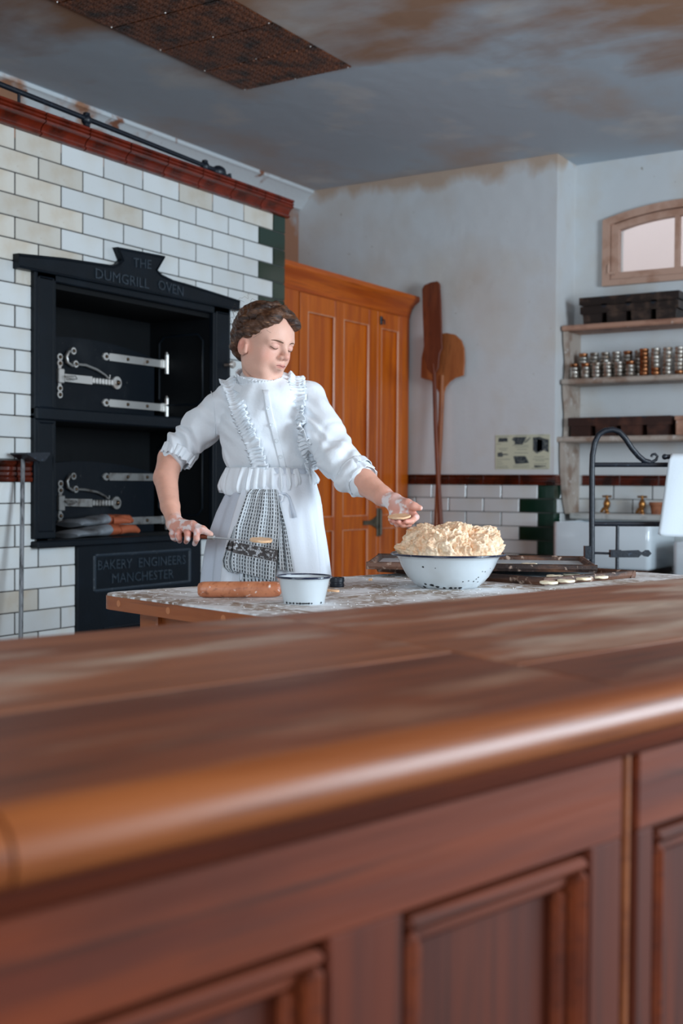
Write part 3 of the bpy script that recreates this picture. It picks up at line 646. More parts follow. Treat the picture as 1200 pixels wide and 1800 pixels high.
# poker
pt, pbm = PX(55,802,-3.36), PZ(38,1180,0.0)
pt = np.array([-3.405, pt[1], pt[2]]); pe = PX(36,1165,-3.30); dv = pe-pt; pbm = pt+dv*(pt[2]/(pt[2]-pe[2])); pbm[2] = .012
pk = empty('oven_rake', tuple(pbm), 'long thin steel oven rake with flat head leaning beside the black oven', 'rake')
MB().tube([tuple(pt), tuple(pbm)], .0085, 10).build('shaft', M['steel'], pk)
y0_, z0_ = yz(28,796,-3.39); y1_, _ = yz(68,793,-3.39)
MB().prism([(y0_,z0_),(y1_,z0_+.004),(y1_,z0_-.004),((y0_+y1_)/2+.03,z0_-.03),((y0_+y1_)/2,z0_-.03),(y0_,z0_-.006)], -3.42, -3.33, 'yz').build('blade', M['black_iron'], pk)
# ================================================================== CUPBOARD
WXF = -3.665; WY0, WY1, WZT = 4.93, 6.545, 2.145
cup = empty('cupboard', ((ALC+WXF)/2, 5.7, 0), 'tall orange varnished pine cupboard with moulded cornice and panelled doors', 'cupboard')
MB().box((ALC+.03,WY0,.05), (WXF-.022,WY1-.001,WZT), .003).build('carcass', M['cupboard'], cup)
cprof = [(0,0),(.012,0),(.014,.02),(.02,.03),(.026,.05),(.045,.075),(.078,.098),(.082,.104),(.082,.128),(0,.128)]
cz = WZT-.01
MB().sweep(cprof, (WXF-.01,WY0-.05,cz), (WXF-.01,WY1,cz), (1,0,0), (0,0,1)).box((ALC+.02,WY0-.05,cz), (WXF-.0101,WY1-.0005,cz+.127)).build('cornice', M['cup_x'], cup, 30)
def Wy(u, x=WXF): return float(PX(u, 700, x)[1])
def Wz(u, v, x=WXF): return float(PX(u, v, x)[2])
MB().box((WXF-.022,WY0,.12), (WXF,Wy(525)-.004,WZT), .003).build('face_stile', M['cupboard'], cup)
MB().box((WXF-.022,Wy(704),.12), (WXF,WY1-.002,WZT), .003).build('face_stile', M['cupboard'], cup)
ztop = (Wz(527,510)+Wz(661,546))/2
MB().box((WXF-.022,WY0,ztop), (WXF+.006,WY1-.002,WZT+.001), .003).build('top_rail', M['cup_x'], cup)
MB().box((ALC+.05,WY0,.0), (WXF-.015,WY1-.002,.12), .003).build('plinth', M['cup_x'], cup)
def pdoor(y0, y1, z0, z1, splits, zmid0, zmid1, ztp, nm='cupboard_door'):
    d = empty_part(nm, cup)
    mb = MB(); t0, t1 = WXF-.020, WXF+.002
    edges = [y0]+[e for s_ in splits for e in s_]+[y1]
    st = [(edges[i], edges[i+1]) for i in range(0, len(edges)-1, 2)]
    return st
def leaf(y0, y1, pan, z0, z1):
    """door leaf: frame with stiles and rails, recessed panels (list of (ya,yb,za,zb)) with beads"""
    mb = MB(); t0, t1 = WXF-.020, WXF+.003
    ys_ = sorted({y0, y1, *[p[0] for p in pan], *[p[1] for p in pan]})
    cols_ = sorted({(p[0], p[1]) for p in pan})
    cur = y0
    for ya, yb in cols_:
        mb.box((t0,cur,z0), (t1,ya,z1), .002)
        zc = z0
        for p in sorted([p for p in pan if p[0] == ya], key=lambda p: p[2]):
            mb.box((t0,ya-.001,zc), (t1-.0005,yb+.001,p[2]), .002); zc = p[3]
        mb.box((t0,ya-.001,zc), (t1-.0005,yb+.001,z1), .002); cur = yb
    mb.box((t0,cur,z0), (t1,y1,z1), .002)
    d = mb.build('door', M['cupboard'], cup)
    for ya, yb, za, zb in pan:
        pn = MB().box((t0-.012,ya-.004,za-.004), (t0+.006,yb+.004,zb+.004)).build('door_panel', M['cupboard'], d)
        bm = MB()
        for a_, b_ in (((ya,za),(ya,zb)),((yb,za),(yb,zb))): bm.tube([(t1-.006,a_[0],a_[1]),(t1-.006,b_[0],b_[1])], .0075, 6)
        for a_, b_ in (((ya,za),(yb,za)),((ya,zb),(yb,zb))): bm.tube([(t1-.006,a_[0],a_[1]),(t1-.006,b_[0],b_[1])], .005, 6)
        bm.build('panel_bead', M['bead'], d)
    return d
zt1 = Wz(562,552); zb1 = Wz(600,908); zt2 = Wz(600,932); 
ya1, yb1, ya2, yb2 = Wy(540), Wy(587), Wy(603), Wy(647)
d1 = leaf(Wy(526), Wy(662)-.002, [(ya1,yb1,zb1,zt1),(ya2,yb2,zb1,zt1),(ya1,yb1,.25,zt2),(ya2,yb2,.25,zt2)], .13, ztop-.004)
d2 = leaf(Wy(662)+.002, Wy(704)-.002, [(Wy(669),Wy(699),zb1,Wz(685,580)),(Wy(669),Wy(699),.25,zt2)], .13, ztop-.004)
hz = Wz(640,919); hy = Wy(665)
hm = MB().box((WXF+.003,hy-.02,hz-.085), (WXF+.012,hy+.028,hz+.085), .003).tube([(WXF+.018,hy+.004,hz-.075),(WXF+.018,hy+.004,hz+.075)], .011, 10)
hm.prism([(hy-.02,hz+.04),(hy-.07,hz+.02),(hy-.10,hz+.013),(hy-.175,hz+.013),(hy-.175,hz-.013),(hy-.10,hz-.013),(hy-.07,hz-.02),(hy-.02,hz-.04)], WXF+.003, WXF+.010, 'yz'); hm.build('hinge', M['hinge'] if 'hinge' in M else M.setdefault('hinge', mat('tarnished_bronze_hinge', s2l(84,76,60), .45, .2, var=[(s2l(48,42,34), 30, .5, .7)])), cup)
lz = Wz(668,562); ly = Wy(667); MB().box((WXF+.003,ly-.012,lz-.03), (WXF+.014,ly+.012,lz+.02), .003).tube([(WXF+.012,ly,lz),(WXF+.03,ly,lz-.005),(WXF+.03,ly,lz-.03)], .005, 8).build('catch', M['black_iron'], cup)
# ================================================================== PEELS
def peel(name, label, outline, depth_top, handle, mt, th, cat='peel'):
    """outline, handle: pixel points; y falls from the wall towards the foot"""
    ztop_, zbot = 2.35, 0.0
    def P(u, v):
        p = PY(u, v, depth_top)
        for _ in range(3): yv = depth_top-(ztop_-p[2])*lean; p = PY(u, v, yv)
        return p
    lean = .085
    pts = [P(u, v) for u, v in outline]
    h = [P(u, v) for u, v, r in handle]; rr = [r for _, _, r in handle]
    foot = h[-1]+(h[-1]-h[-2])/np.linalg.norm(h[-1]-h[-2])*((h[-1][2]-.0)/(abs((h[-1]-h[-2])[2])/np.linalg.norm(h[-1]-h[-2])))
    rt = empty(name, (foot[0], foot[1], 0), label, cat, 'baker peels by the cupboard')
    n = len(pts); off = np.array([0, th, 0])
    mb = MB(); mb.add([tuple(p) for p in pts]+[tuple(p+off) for p in pts], [tuple(range(n)), tuple(range(n, 2*n))[::-1]]+[(i, n+i, n+(i+1) % n, (i+1) % n) for i in range(n)])
    o = mb.build('blade', mt, rt, 40); bv = o.modifiers.new('b', 'BEVEL'); bv.width = .004; bv.segments = 2; bv.limit_method = 'ANGLE'
    hp = [tuple(p+off/2) for p in h]+[tuple(foot+off/2+np.array([0,0,.012]))]
    MB().tube(hp, rr+[rr[-1]], 12).build('handle', mt, rt)
def arc(cx, cy, rx, ry, a0, a1, n): return [(cx+rx*math.cos(math.radians(a0+(a1-a0)*i/n)), cy-ry*math.sin(math.radians(a0+(a1-a0)*i/n))) for i in range(n+1)]
peel('baker_peel', 'broad round-headed wooden peel behind the narrow one, leaning on the back wall',
     [(739,664),(740,630)]+arc(778,625,37,40,175,8,12)[0:0]+[(744,610),(752,596),(766,588),(784,585),(799,588),(810,598),(815,612),(816,635),(814,660),(800,664),(790,671),(783,680),(779,692),(771,692),(764,676),(756,668)], 6.52, [(776,660,.016),(775,692,.017),(772,780,.015),(768,860,.014),(765,925,.014)], M['peel'], .014)
peel('baker_peel', 'narrow dark wooden peel with long square blade leaning in front of the round one',
     [(741,508),(745,501),(756,496),(768,494),(772,499),(774,530),(776,600),(777,612),(772,622),(770,646),(764,657),(757,657),(750,648),(745,628),(744,600),(742,550)], 6.46, [(760,640,.011),(762,658,.013),(764,740,.013),(768,830,.014),(773,925,.016)], M['peel_dark'], .016)
# ================================================================== POSTER
pa = PY(871,765,B); pb = PY(966,825,B)
pos = empty('printed_sheet', (float(pa[0]+pb[0])/2, B, float(pb[2])), 'small yellowed catalogue page of bakery tins pinned to the white wall', 'poster')
X0, X1, Z1, Z0 = float(pa[0]), float(pb[0]), float(pa[2]), float(pb[2]); PW_, PH_ = X1-X0, Z1-Z0
MB().box((X0,B-.003,Z0), (X1,B-.0003,Z1)).build('paper', M['paper'], pos, 0)
def pic(poly, mt='ink'): MB().prism([(X0+PW_*a_/95, Z1-PH_*b_/60) for a_, b_ in poly], B-.0038, B-.003, 'xz').build('print', M[mt], pos, 0)
pic([(6,5),(21,5),(22,12),(5,12)]); pic([(33,4),(55,4),(50,13),(48,17),(34,17),(34,12),(29,8)]); pic([(54,9),(60,5),(63,5),(56,13),(51,15),(51,12)], 'ink_soft')
pic([(66,5),(78,4),(84,7),(93,9),(93,31),(84,27),(82,29),(76,31),(73,33),(66,27)]); pic([(73,8),(82,9),(82,27),(73,30)], 'ink_soft'); pic([(4,31),(12,30),(13,33),(22,33),(23,35),(14,35),(13,38),(4,38)])
pic([(32,37),(53,37),(60,49),(36,51)]); pic([(69,53),(89,54),(89,55),(72,57),(68,56)])
for a_, b_, w_ in ((2,2,22),(35,1,20),(75,0.6,10),(2,15,8),(6,23,16),(8,26,12),(35,21,24),(38,25,18),(34,31,24),(2,42,24),(2,46,10),(2,50,12),(2,54,20),(2,57,22),(32,53,28),(32,56,28),(68,38,18),(66,42,28),(70,45,16),(68,50,22),(64,58,28),(30,18,28)):
    pic([(a_,b_),(a_+w_,b_),(a_+w_,b_+.9),(a_,b_+.9)], 'ink_soft')
# ================================================================== SHELVING in the recess
SY = 6.615; sx0 = XC+.012; sx1 = -1.35
Zs = [2.035, 1.722, 1.383]
shf = empty('wall_shelves', (-2.0, 6.75, 1.0), 'three worn painted shelves with curved side brackets fixed in the white recess', 'shelves')
for i, z in enumerate(Zs):
    y0 = SY+.0 if i < 2 else SY-.02
    MB().box((sx0-(.0 if i < 2 else .03),y0,z-.032), (sx1,R2-.001,z), .008).build('shelf', M['shelf_pink' if i == 0 else 'shelf'], shf, label=('pinkish shelf board' if i == 0 else None))
def bracket(x, zt, zb, last=False):
    if not last: prof = [(R2-.001,zt),(SY+.03,zt),(SY+.035,zt-.06),(SY+.06,zt-.16),(SY+.062,zt-.22),(SY+.05,zb),(R2-.001,zb)]
    else: prof = [(R2-.001,zt),(SY+.0,zt),(SY-.0,zt-.08),(SY+.012,zt-.2),(SY+.05,zt-.34),(SY+.09,zb),(R2-.001,zb)]
    MB().prism(prof, x, x+.03, 'yz').build('bracket', M['shelf'], shf)
for x in (sx0+.0, -1.5):
    bracket(x, Zs[0]-.033, Zs[1]+.001); bracket(x, Zs[1]-.033, Zs[2]+.001); bracket(x, Zs[2]-.033, .93, True)
# strapped loaf tin sets
def tinset(x0, x1, y0, y1, z, hs, hb, label, upper=False, dark=True):
    rt = empty('strapped_tin_set', ((x0+x1)/2,(y0+y1)/2,z), label, 'baking tins', 'strapped loaf tins on the shelves')
    mb = MB(); zt = z+hb+hs; t = .003
    mb.box((x0,y0,z+hb), (x1,y0+t,zt)).box((x0,y1-t,z+hb), (x1,y1,zt)).box((x0,y0+t,z+hb), (x0+t,y1-t,zt)).box((x1-t,y0+t,z+hb), (x1,y1-t,zt))
    mb.build('strap', M['tin_dark' if dark else 'tin_brown'], rt)
    n = 4; pitch = (x1-x0)/n
    for i in range(n):
        a_ = x0+pitch*i+.013; b_ = x0+pitch*(i+1)-.013; r = .005
        tp = [(a_,y0+.005),(b_,y0+.005),(b_,y1-.005),(a_,y1-.005)]; bt = [(a_+r,y0+.005+r),(b_-r,y0+.005+r),(b_-r,y1-.005-r),(a_+r,y1-.005-r)]
        zt2 = zt-.004; V = [(*p, zt2) for p in tp]+[(*p, z) for p in bt]
        MB().add(V, [(0,1,5,4),(1,2,6,5),(2,3,7,6),(3,0,4,7),(4,5,6,7)]).build('loaf_tin', M['tin_dark' if dark else 'tin_brown'], rt, 0, solid=.0015)
    for i in range(1, n):
        xx = x0+pitch*i; MB().prism([(xx-.016,zt+.0),(xx+.016,zt+.0),(xx+.007,zt-.012),(xx-.007,zt-.012)], y0-.002, y0+.001, 'xz').build('notch_plate', M['black_iron'], rt)
tx0 = float(PY(1018,550,6.645)[0]); tx1 = float(PY(1193,550,6.645)[0])
tinset(tx0+.004, tx1-.004, 6.645, 6.84, Zs[0], .042, .062, 'lower of two dark strapped loaf tin sets stacked on the top shelf')
tinset(tx0, tx1, 6.638, 6.845, Zs[0]+.108, .042, .006, 'upper of two dark strapped loaf tin sets, nested on the top shelf')
bx0 = float(PY(993,740,6.645)[0]); bx1 = float(PY(1179,740,6.645)[0])
bx0 = max(bx0, XC+.05)
tinset(bx0, bx1, 6.64, 6.84, Zs[2], .05, .062, 'single brown strapped loaf tin set on the bottom shelf', dark=False)
x_ = float(PY(1184,740,6.7)[0]); o = MB().box((x_+.02,6.66,Zs[2]), (x_+.22,6.82,Zs[2]+.105), .006)
o = o.box((x_+.015,6.655,Zs[2]+.085), (x_+.225,6.825,Zs[2]+.11), .004).build('storage_box', M['shelf_pink']); tag(o, 'dull pink lidded box beside the brown tins on the bottom shelf', 'box')
# small round tins
def rtin(r=.0265, h=.0225):
    P = [(r*.86,0),(r*.9,.001),(r*.93,h*.35),(r,h*.55),(r*1.03,h*.7),(r*1.03,h*.85),(r*.97,h),(r*.9,h*.98),(r*.88,h*.2),(.0001,h*.15)]
    return MB().lathe(P, n=14)
tm = {}
for k_, mm in (('s','tin_round'), ('c','tin_copper')):
    o = rtin().build('t', M[mm], None, 50); tm[k_] = o.data; bpy.data.objects.remove(o)
xs0 = float(PY(1009.5,640,6.655)[0]); pt_ = .0672
LEV = {4:['bottom','second from the bottom','second from the top','top'], 7:['bottom','second from the bottom','third from the bottom','middle','third from the top','second from the top','top']}
def stack(x, y, n, label, cop=()):
    for k in range(n):
        o = inst(tm['c' if k in cop else 's'], 'round_tin', (x+random.uniform(-.001,.001), y, Zs[1]+.0222*k), None, rot=(0,0,random.uniform(0,6)))
        tag(o, label % LEV[n][k], 'baking tin', 'small round tins on the middle shelf')
ordn = ['first', 'second', 'third', 'fourth', 'fifth', 'sixth', 'seventh']
for i in range(6):
    stack(xs0+pt_*i, 6.655, 4, 'small round tin, %%s of the %s low front stack, middle shelf' % ordn[i], {0:(3,), 1:(3,), 5:(3,)}.get(i, ()))
    stack(xs0+pt_*i+.024, 6.735, 7, 'small round tin, %%s of the %s stack behind the low ones' % ordn[i], {0:(6,), 4:(6,)}.get(i, ()))
for i in range(7):
    stack(xs0+pt_*(6.15+i), 6.665, 7, 'small round tin, %%s of the %s full-height right-hand stack' % ordn[i], {0:(0,1,2,3,4,5,6), 1:(0,1)}.get(i, (0,) if i % 2 else ()))
# ================================================================== SINKS, SLAB, TAPS
def sink(x0, x1, y0, y1, z0, z1, label):
    rt = empty('butler_sink', ((x0+x1)/2,(y0+y1)/2,z0), label, 'sink')
    mb = MB(); t = .03; r = .03
    def rr(x0, x1, y0, y1, r, n=5):
        P = []
        for cx, cy, a0 in ((x1-r,y0+r,-90),(x1-r,y1-r,0),(x0+r,y1-r,90),(x0+r,y0+r,180)):
            for i in range(n+1): a_ = math.radians(a0+90*i/n); P.append((cx+r*math.cos(a_), cy+r*math.sin(a_)))
        return P
    G = []
    for (ins, z) in ((.012,z0),(.0,z0+.012),(0,z1-.008),(.004,z1),(t-.004,z1),(t,z1-.008),(t+.01,z0+.05),(t+.06,z0+.04)):
        G.append([(*p, z) for p in rr(x0+ins, x1-ins, y0+ins, y1-ins, max(.006, r-ins*.5))])
    mb.grid(G, closed_v=True); n = len(G[0]); mb.add(G[-1], [tuple(range(n))]).add(G[0], [tuple(range(n))[::-1]])
    mb.f = [f[::-1] for f in mb.f] if False else mb.f
    mb.build('basin', M['sink'], rt, 50)
    MB().lathe([(.02,0),(.022,.003),(.0001,.003)], ((x0+x1)/2,(y0+y1)/2,z0+.041), 14).build('waste', M['brass'], rt)
sink(-2.615, -2.05, 6.34, 6.80, .64, .893, 'large white butler sink below the marble ledge in the recess')
sink(-1.93, -1.4, 6.34, 6.80, .602, .80, 'second lower white sink at the right edge beneath the hanging cloth')
o = MB().box((-2.69,6.25,.0), (-1.3,R2-.015,.60), .01).build('sink_plinth', M['slab']); tag(o, 'grey stone plinth slab carrying the white sinks', 'plinth')
o = MB().box((-2.60,6.36,.601), (-2.07,6.78,.639), .004).build('sink_bearer', M['tin_brown']); tag(o, 'dark brown bearer under the left white sink', 'bearer')
MB().box((XC+.04,6.70,.897), (-1.3,R2-.001,.935), .008).build('marble_ledge', M['marble']); tag(bpy.data.objects['marble_ledge'], 'pale grey veined marble ledge holding the brass taps', 'ledge')
for u, lab in ((1066,'brass tap on the marble ledge, nearer the recess corner'), (1128,'brass tap on the marble ledge, beside the clay pot')):
    p = PY(u,905,6.76); x, y, z = float(p[0]), 6.76, .9352
    tp = empty('brass_tap', (x,y,z), lab, 'tap', 'taps on the marble ledge')
    MB().lathe([(.018,0),(.018,.006),(.012,.012),(.010,.03),(.019,.04),(.021,.06),(.016,.075),(.009,.082),(.007,.098)], (x,y,z), 14).tube([(x,y,z+.03),(x-.01,y-.03,z+.028),(x-.015,y-.05,z+.01)], [.012,.010,.009], 10).build('body', M['brass'], tp, 50)
    MB().tube([(x-.028,y,z+.1),(x+.028,y,z+.1)], .006, 8).ball((x,y,z+.1), .009, 10, 6).build('handle', M['brass'], tp)
p = PY(1152,905,6.76); x = float(p[0]); pot = empty('clay_pot', (x,6.77,.935), 'small square-sided terracotta pot at the right of the brass taps', 'pot')
MB().lathe([(.028,0),(.036,.06),(.0345,.062),(.03,.058),(.0001,.01)], (x,6.77,.9352), 16).build('body', M['clay'], pot); MB().lathe([(.037,.05),(.041,.052),(.041,.07),(.036,.07),(.036,.05)], (x,6.77,.9352), 16, caps=False).build('rim', M['clay'], pot)
# ================================================================== IRON RACK + CLOTH
RD = 4.4
def R_(u, v, d=RD): return tuple(map(float, PD(u, v, d)))
f0 = R_(1040,982); rk = empty('iron_rack', (f0[0],f0[1],0), 'black wrought iron rack with arched scroll end standing before the sink', 'rack')
top = [(1040,980),(1040,900),(1040,830),(1041,800),(1045,778),(1052,764),(1063,757),(1076,755),(1088,759),(1099,771),(1110,788),(1122,802),(1132,810),(1142,813)]
pp = [R_(*q) for q in top]; pp = [(pp[0][0],pp[0][1],.0)]+pp; MB().tube(pp, [.0106]*len(pp), 10).build('arched_post', M['black_iron'], rk, 60)
MB().tube([R_(*q) for q in ((1136,812),(1146,812),(1153,808),(1155,802),(1151,798),(1146,799),(1144,803))], [.006,.006,.0055,.005,.005,.005,.005], 8).build('scroll', M['black_iron'], rk, 60)
MB().tube([R_(1042,817), R_(1290,817)], .009, 10).build('rail', M['black_iron'], rk); MB().tube([R_(1042,921), R_(1290,922)], .009, 10).build('rail', M['black_iron'], rk)
q = R_(1085,922); MB().tube([q, (q[0],q[1],0)], .0065, 10).build('inner_post', M['black_iron'], rk)
q = R_(1290,817); MB().tube([(q[0],q[1],1.3), (q[0],q[1],0)], .0095, 10).build('end_post', M['black_iron'], rk)
def plate(poly, th=.006, d=RD-.012): 
    P = [np.array(R_(u, v, d)) for u, v in poly]; n = len(P); off = HF*th
    return MB().add([tuple(p) for p in P]+[tuple(p+off) for p in P], [tuple(range(n)), tuple(range(n,2*n))[::-1]]+[(i, n+i, n+(i+1) % n, (i+1) % n) for i in range(n)])
plate([(1073,967),(1092,967),(1092,980),(1073,980)], .03).build('bolt_keeper', M['black_iron'], rk)
plate([(1092,968),(1122,967),(1128,971),(1134,967),(1140,967),(1145,973),(1139,979),(1132,978),(1127,975),(1122,980),(1092,980)]).build('strap', M['black_iron'], rk)
MB().tube([R_(1044,972),R_(1075,973)], .0045, 8).build('bolt', M['black_iron'], rk); plate([(1028,960),(1039,960),(1039,983),(1028,983)], .03).build('bracket', M['black_iron'], rk)
MB().tube([R_(1166,803,RD-.02),R_(1290,803,RD-.02)], [.009,.009], 10).ball(R_(1168,803,RD-.02), .011, 10, 6).build('hook_bar', M['black_iron'], rk)
# cloth over the hook bar
n, mm = 24, 26; G = []
for i in range(mm+1):
    t = i/mm; row = []
    for j in range(n+1):
        s_ = j/n
        uL = 1176-(1176-1156)*t if t > .04 else 1178; u = uL+(1292-uL)*s_
        v = 798+(942-798)*t+ s_*6*t - (3*(1-min(1, s_*12))**2*(1 if t > .96 else 0))
        dd = RD-.045-.012*math.sin(s_*9+t*1.3)*t-.02*t+ (.03 if t < .02 else 0)
        row.append(tuple(PD(u, v, dd)))
    G.append(row)
G2 = [[tuple(PD(1178+(1290-1178)*j/n, 799+(30)*(1-i/4)*1.0, RD+.01)) for j in range(n+1)] for i in range(4)]
o = MB().grid(G2+G).build('hanging_cloth', M['cloth'], None, 180, solid=.004); tag(o, 'plain white cloth hanging over the black iron rack at the right edge', 'cloth')
# ================================================================== COUNTER
ang = math.radians(14.7); TV = np.array([math.sin(ang), math.cos(ang), 0]); NV = np.array([math.cos(ang), -math.sin(ang), 0])
def TW(t, w, z): p = TV*t+NV*w; return (float(p[0]), float(p[1]), float(z))
def Mtw(t, w, z=0):    # local x = w (towards near side), y = t
    m = Matrix.Identity(4)
    for i in range(3): m[i][0] = NV[i]; m[i][1] = TV[i]
    p = TW(t, w, z); m[0][3], m[1][3], m[2][3] = p; return m
ct = 0.0
cnt_ = empty('shop_counter', TW(.8,-.9,0), 'large worn red-brown wooden counter with panelled front filling the foreground', 'counter')
CT = .92; MW = Mtw(0, 0)
def cbox(name, t0, t1, w0, w1, z0, z1, mt, parent=cnt_, bev=.002, label=None):
    """box in counter axes; object is rotated so the grain follows the counter"""
    c = TW((t0+t1)/2, (w0+w1)/2, (z0+z1)/2); a_, b_, h_ = (w1-w0)/2, (t1-t0)/2, (z1-z0)/2
    o = MB().box((-abs(a_),-abs(b_),-abs(h_)), (abs(a_),abs(b_),abs(h_)), bev).build(name, mt, None)
    o.parent = parent; off = np.zeros(3); q = parent; rz = 0
    while q: off = off+np.array(q.location); rz += q.rotation_euler.z; q = q.parent
    o.location = tuple(np.array(c)-off); o.rotation_euler = (0,0,-ang-rz)
    if label: o['label'] = label
    return o
def cprism(name, poly, z0, z1, mt, parent=cnt_, bev=0):   # poly in (w,t)
    n = len(poly); cw = sum(p[0] for p in poly)/n; ctt = sum(p[1] for p in poly)/n
    o = MB().prism([(p[0]-cw, p[1]-ctt) for p in poly], z0-CT, z1-CT, 'xy').build(name, mt, None, 30)
    o.parent = parent; o.location = tuple(np.array(TW(ctt, cw, CT))-np.array(parent.location)); o.rotation_euler = (0,0,-ang)
    if bev: b = o.modifiers.new('b', 'BEVEL'); b.width = bev; b.segments = 2
    return o
TL, TR = -1.0, 2.45; wF, wN, wS = -1.254, -.616, -.857
sA, sB = 1.035, .917   # transverse seam t at far / near edge
def sm(w): return sA+(sB-sA)*(w-wF)/(wN-wF)
g_ = .0012
cprism('top_board', [(wF,TL),(wS-g_,TL),(wS-g_,sm(wS)-g_),(wF,sm(wF)-g_)], CT-.035, CT, M['counter_pale'], bev=.0015)
cprism('top_board', [(wS+g_,TL),(wN,TL),(wN,sm(wN)-g_),(wS+g_,sm(wS)-g_)], CT-.035, CT-.0005, M['counter_top'], bev=.0015)
cprism('top_board', [(wF,sm(wF)+g_),(wN-.14,sm(wN-.14)+g_),(wN-.14,TR),(wF,TR)], CT-.035, CT-.0003, M['counter_pale'], bev=.0015)
cprism('top_board', [(wN-.14+2*g_,sm(wN-.14)+g_),(wN,sm(wN)+g_),(wN,TR),(wN-.14+2*g_,TR)], CT-.035, CT-.0008, M['counter_top'], bev=.0015)
npf = [(0,0)]+[(.002+.031*math.cos(math.radians(a_)), -.026+.026*math.sin(math.radians(a_))) for a_ in range(90,-5,-10)]+[(.032,-.034),(.026,-.040),(0,-.040)]
def nose(t0, t1):
    o = MB().sweep([(x, z) for x, z in npf], (0,-(t1-t0)/2,0), (0,(t1-t0)/2,0), (1,0,0), (0,0,1)).build('nosing', M['nosing'], None, 50)
    o.parent = cnt_; o.location = tuple(np.array(TW((t0+t1)/2, wN+.0005, CT-.0005))-np.array(cnt_.location)); o.rotation_euler = (0,0,-ang)
nose(TL, .303); nose(.3055, TR)
cpf = [(-.01,0),(.016,0),(.016,-.006),(.010,-.012),(.007,-.018),(.000,-.026),(-.01,-.026)]
o = MB().sweep(cpf, (0,-(TR-TL)/2,0), (0,(TR-TL)/2,0), (1,0,0), (0,0,1)).build('cove_moulding', M['counter'], None, 50); o.parent = cnt_
o.location = tuple(np.array(TW((TL+TR)/2, wN+.0, CT-.0405))-np.array(cnt_.location)); o.rotation_euler = (0,0,-ang)
wFc = -.622
cbox('back_board', TL+.03, TR-.03, wF+.05, wF+.07, 0.01, CT-.036, M['counter'])
cbox('carcass_core', TL+.03, TR-.03, wFc-.06, wFc-.036, 0.02, CT-.037, M['counter'])
cbox('plinth', TL+.03, TR-.03, wFc-.03, wFc-.004, 0, .09, M['counter'])
def unit(t0, t1, pans, st_l, st_r):
    z0, z1, zp = .09, CT-.06, .776
    cbox('top_rail', t0, t1, wFc-.024, wFc, zp, z1, M['counter']); cbox('bottom_rail', t0, t1, wFc-.024, wFc, z0, .17, M['counter'])
    ed = [t0]+[e for p in pans for e in p]+[t1]
    for i in range(0, len(ed), 2): cbox('stile', ed[i], ed[i+1], wFc-.024, wFc-.0005, .17, zp, M['counter_v'])
    for a_, b_ in pans:
        pn = cbox('front_panel', a_, b_, wFc-.036, wFc-.022, .17, zp, M['counter_v'])
        def mould(ta, tb, za, zb): return (ta, tb, za, zb)
        k = .018
        for ta, tb, za, zb in ((a_+.004,b_-.004,zp-k,zp-.006),(a_+.004,b_-.004,.176,.17+k),(a_+.004,a_+k,.17+k,zp-k),(b_-k,b_-.004,.17+k,zp-k)):
            cbox('panel_moulding', ta, tb, wFc-.022, wFc+.004, za, zb, M['counter'], bev=.006)
        k2 = .034
        for ta, tb, za, zb in ((a_+k,b_-k,zp-k2,zp-k),(a_+k,b_-k,.17+k,.17+k2),(a_+k,a_+k2,.17+k2,zp-k2),(b_-k2,b_-k,.17+k2,zp-k2)):
            cbox('panel_moulding', ta, tb, wFc-.022, wFc-.010, za, zb, M['counter'], bev=.004)
unit(.272, .932, [(.322,.569),(.645,.884)], 0, 0)
unit(-.42, .262, [(-.36,-.12),(-.04,.20)], 0, 0); unit(-.97, -.43, [(-.91,-.70),(-.66,-.48)], 0, 0)
unit(.958, 1.66, [(.985,1.27),(1.33,1.62)], 0, 0); unit(1.68, 2.40, [(1.72,2.0),(2.06,2.36)], 0, 0)
cbox('divider_bead', .9345, .9555, wFc-.02, wFc-.002, .09, CT-.06, M['nosing'], bev=.008); cbox('divider_bead', .264, .270, wFc-.02, wFc-.006, .09, CT-.06, M['counter_v']); cbox('divider_bead', 1.662, 1.678, wFc-.02, wFc-.004, .09, CT-.06, M['counter_v'], bev=.006)
# ================================================================== WORK TABLE
ZTb = .85
tb = empty('work_table', TW(2.2,-1.95,0), 'sturdy baker table with floured top and rounded orange-brown edge', 'table')
tt0, tt1, tw0, tw1 = 1.43, 2.985, -2.345, -1.52
nb = 4; bw = (tw1-tw0)/nb
def trot(o, c, parent=tb): o.parent = parent; o.location = tuple(np.array(c)-np.array(tb.location)); o.rotation_euler = (0,0,-ang)
for i in range(nb):
    a_, b_ = tw0+bw*i+.0006, tw0+bw*(i+1)-.0006
    o = MB().box((-(b_-a_)/2,-(tt1-tt0-.11)/2,-.016), ((b_-a_)/2,(tt1-tt0-.11)/2,.016), .0015).build('top_board', M['table_top'], None); trot(o, TW((tt0+.11+tt1)/2, (a_+b_)/2, ZTb-.016))
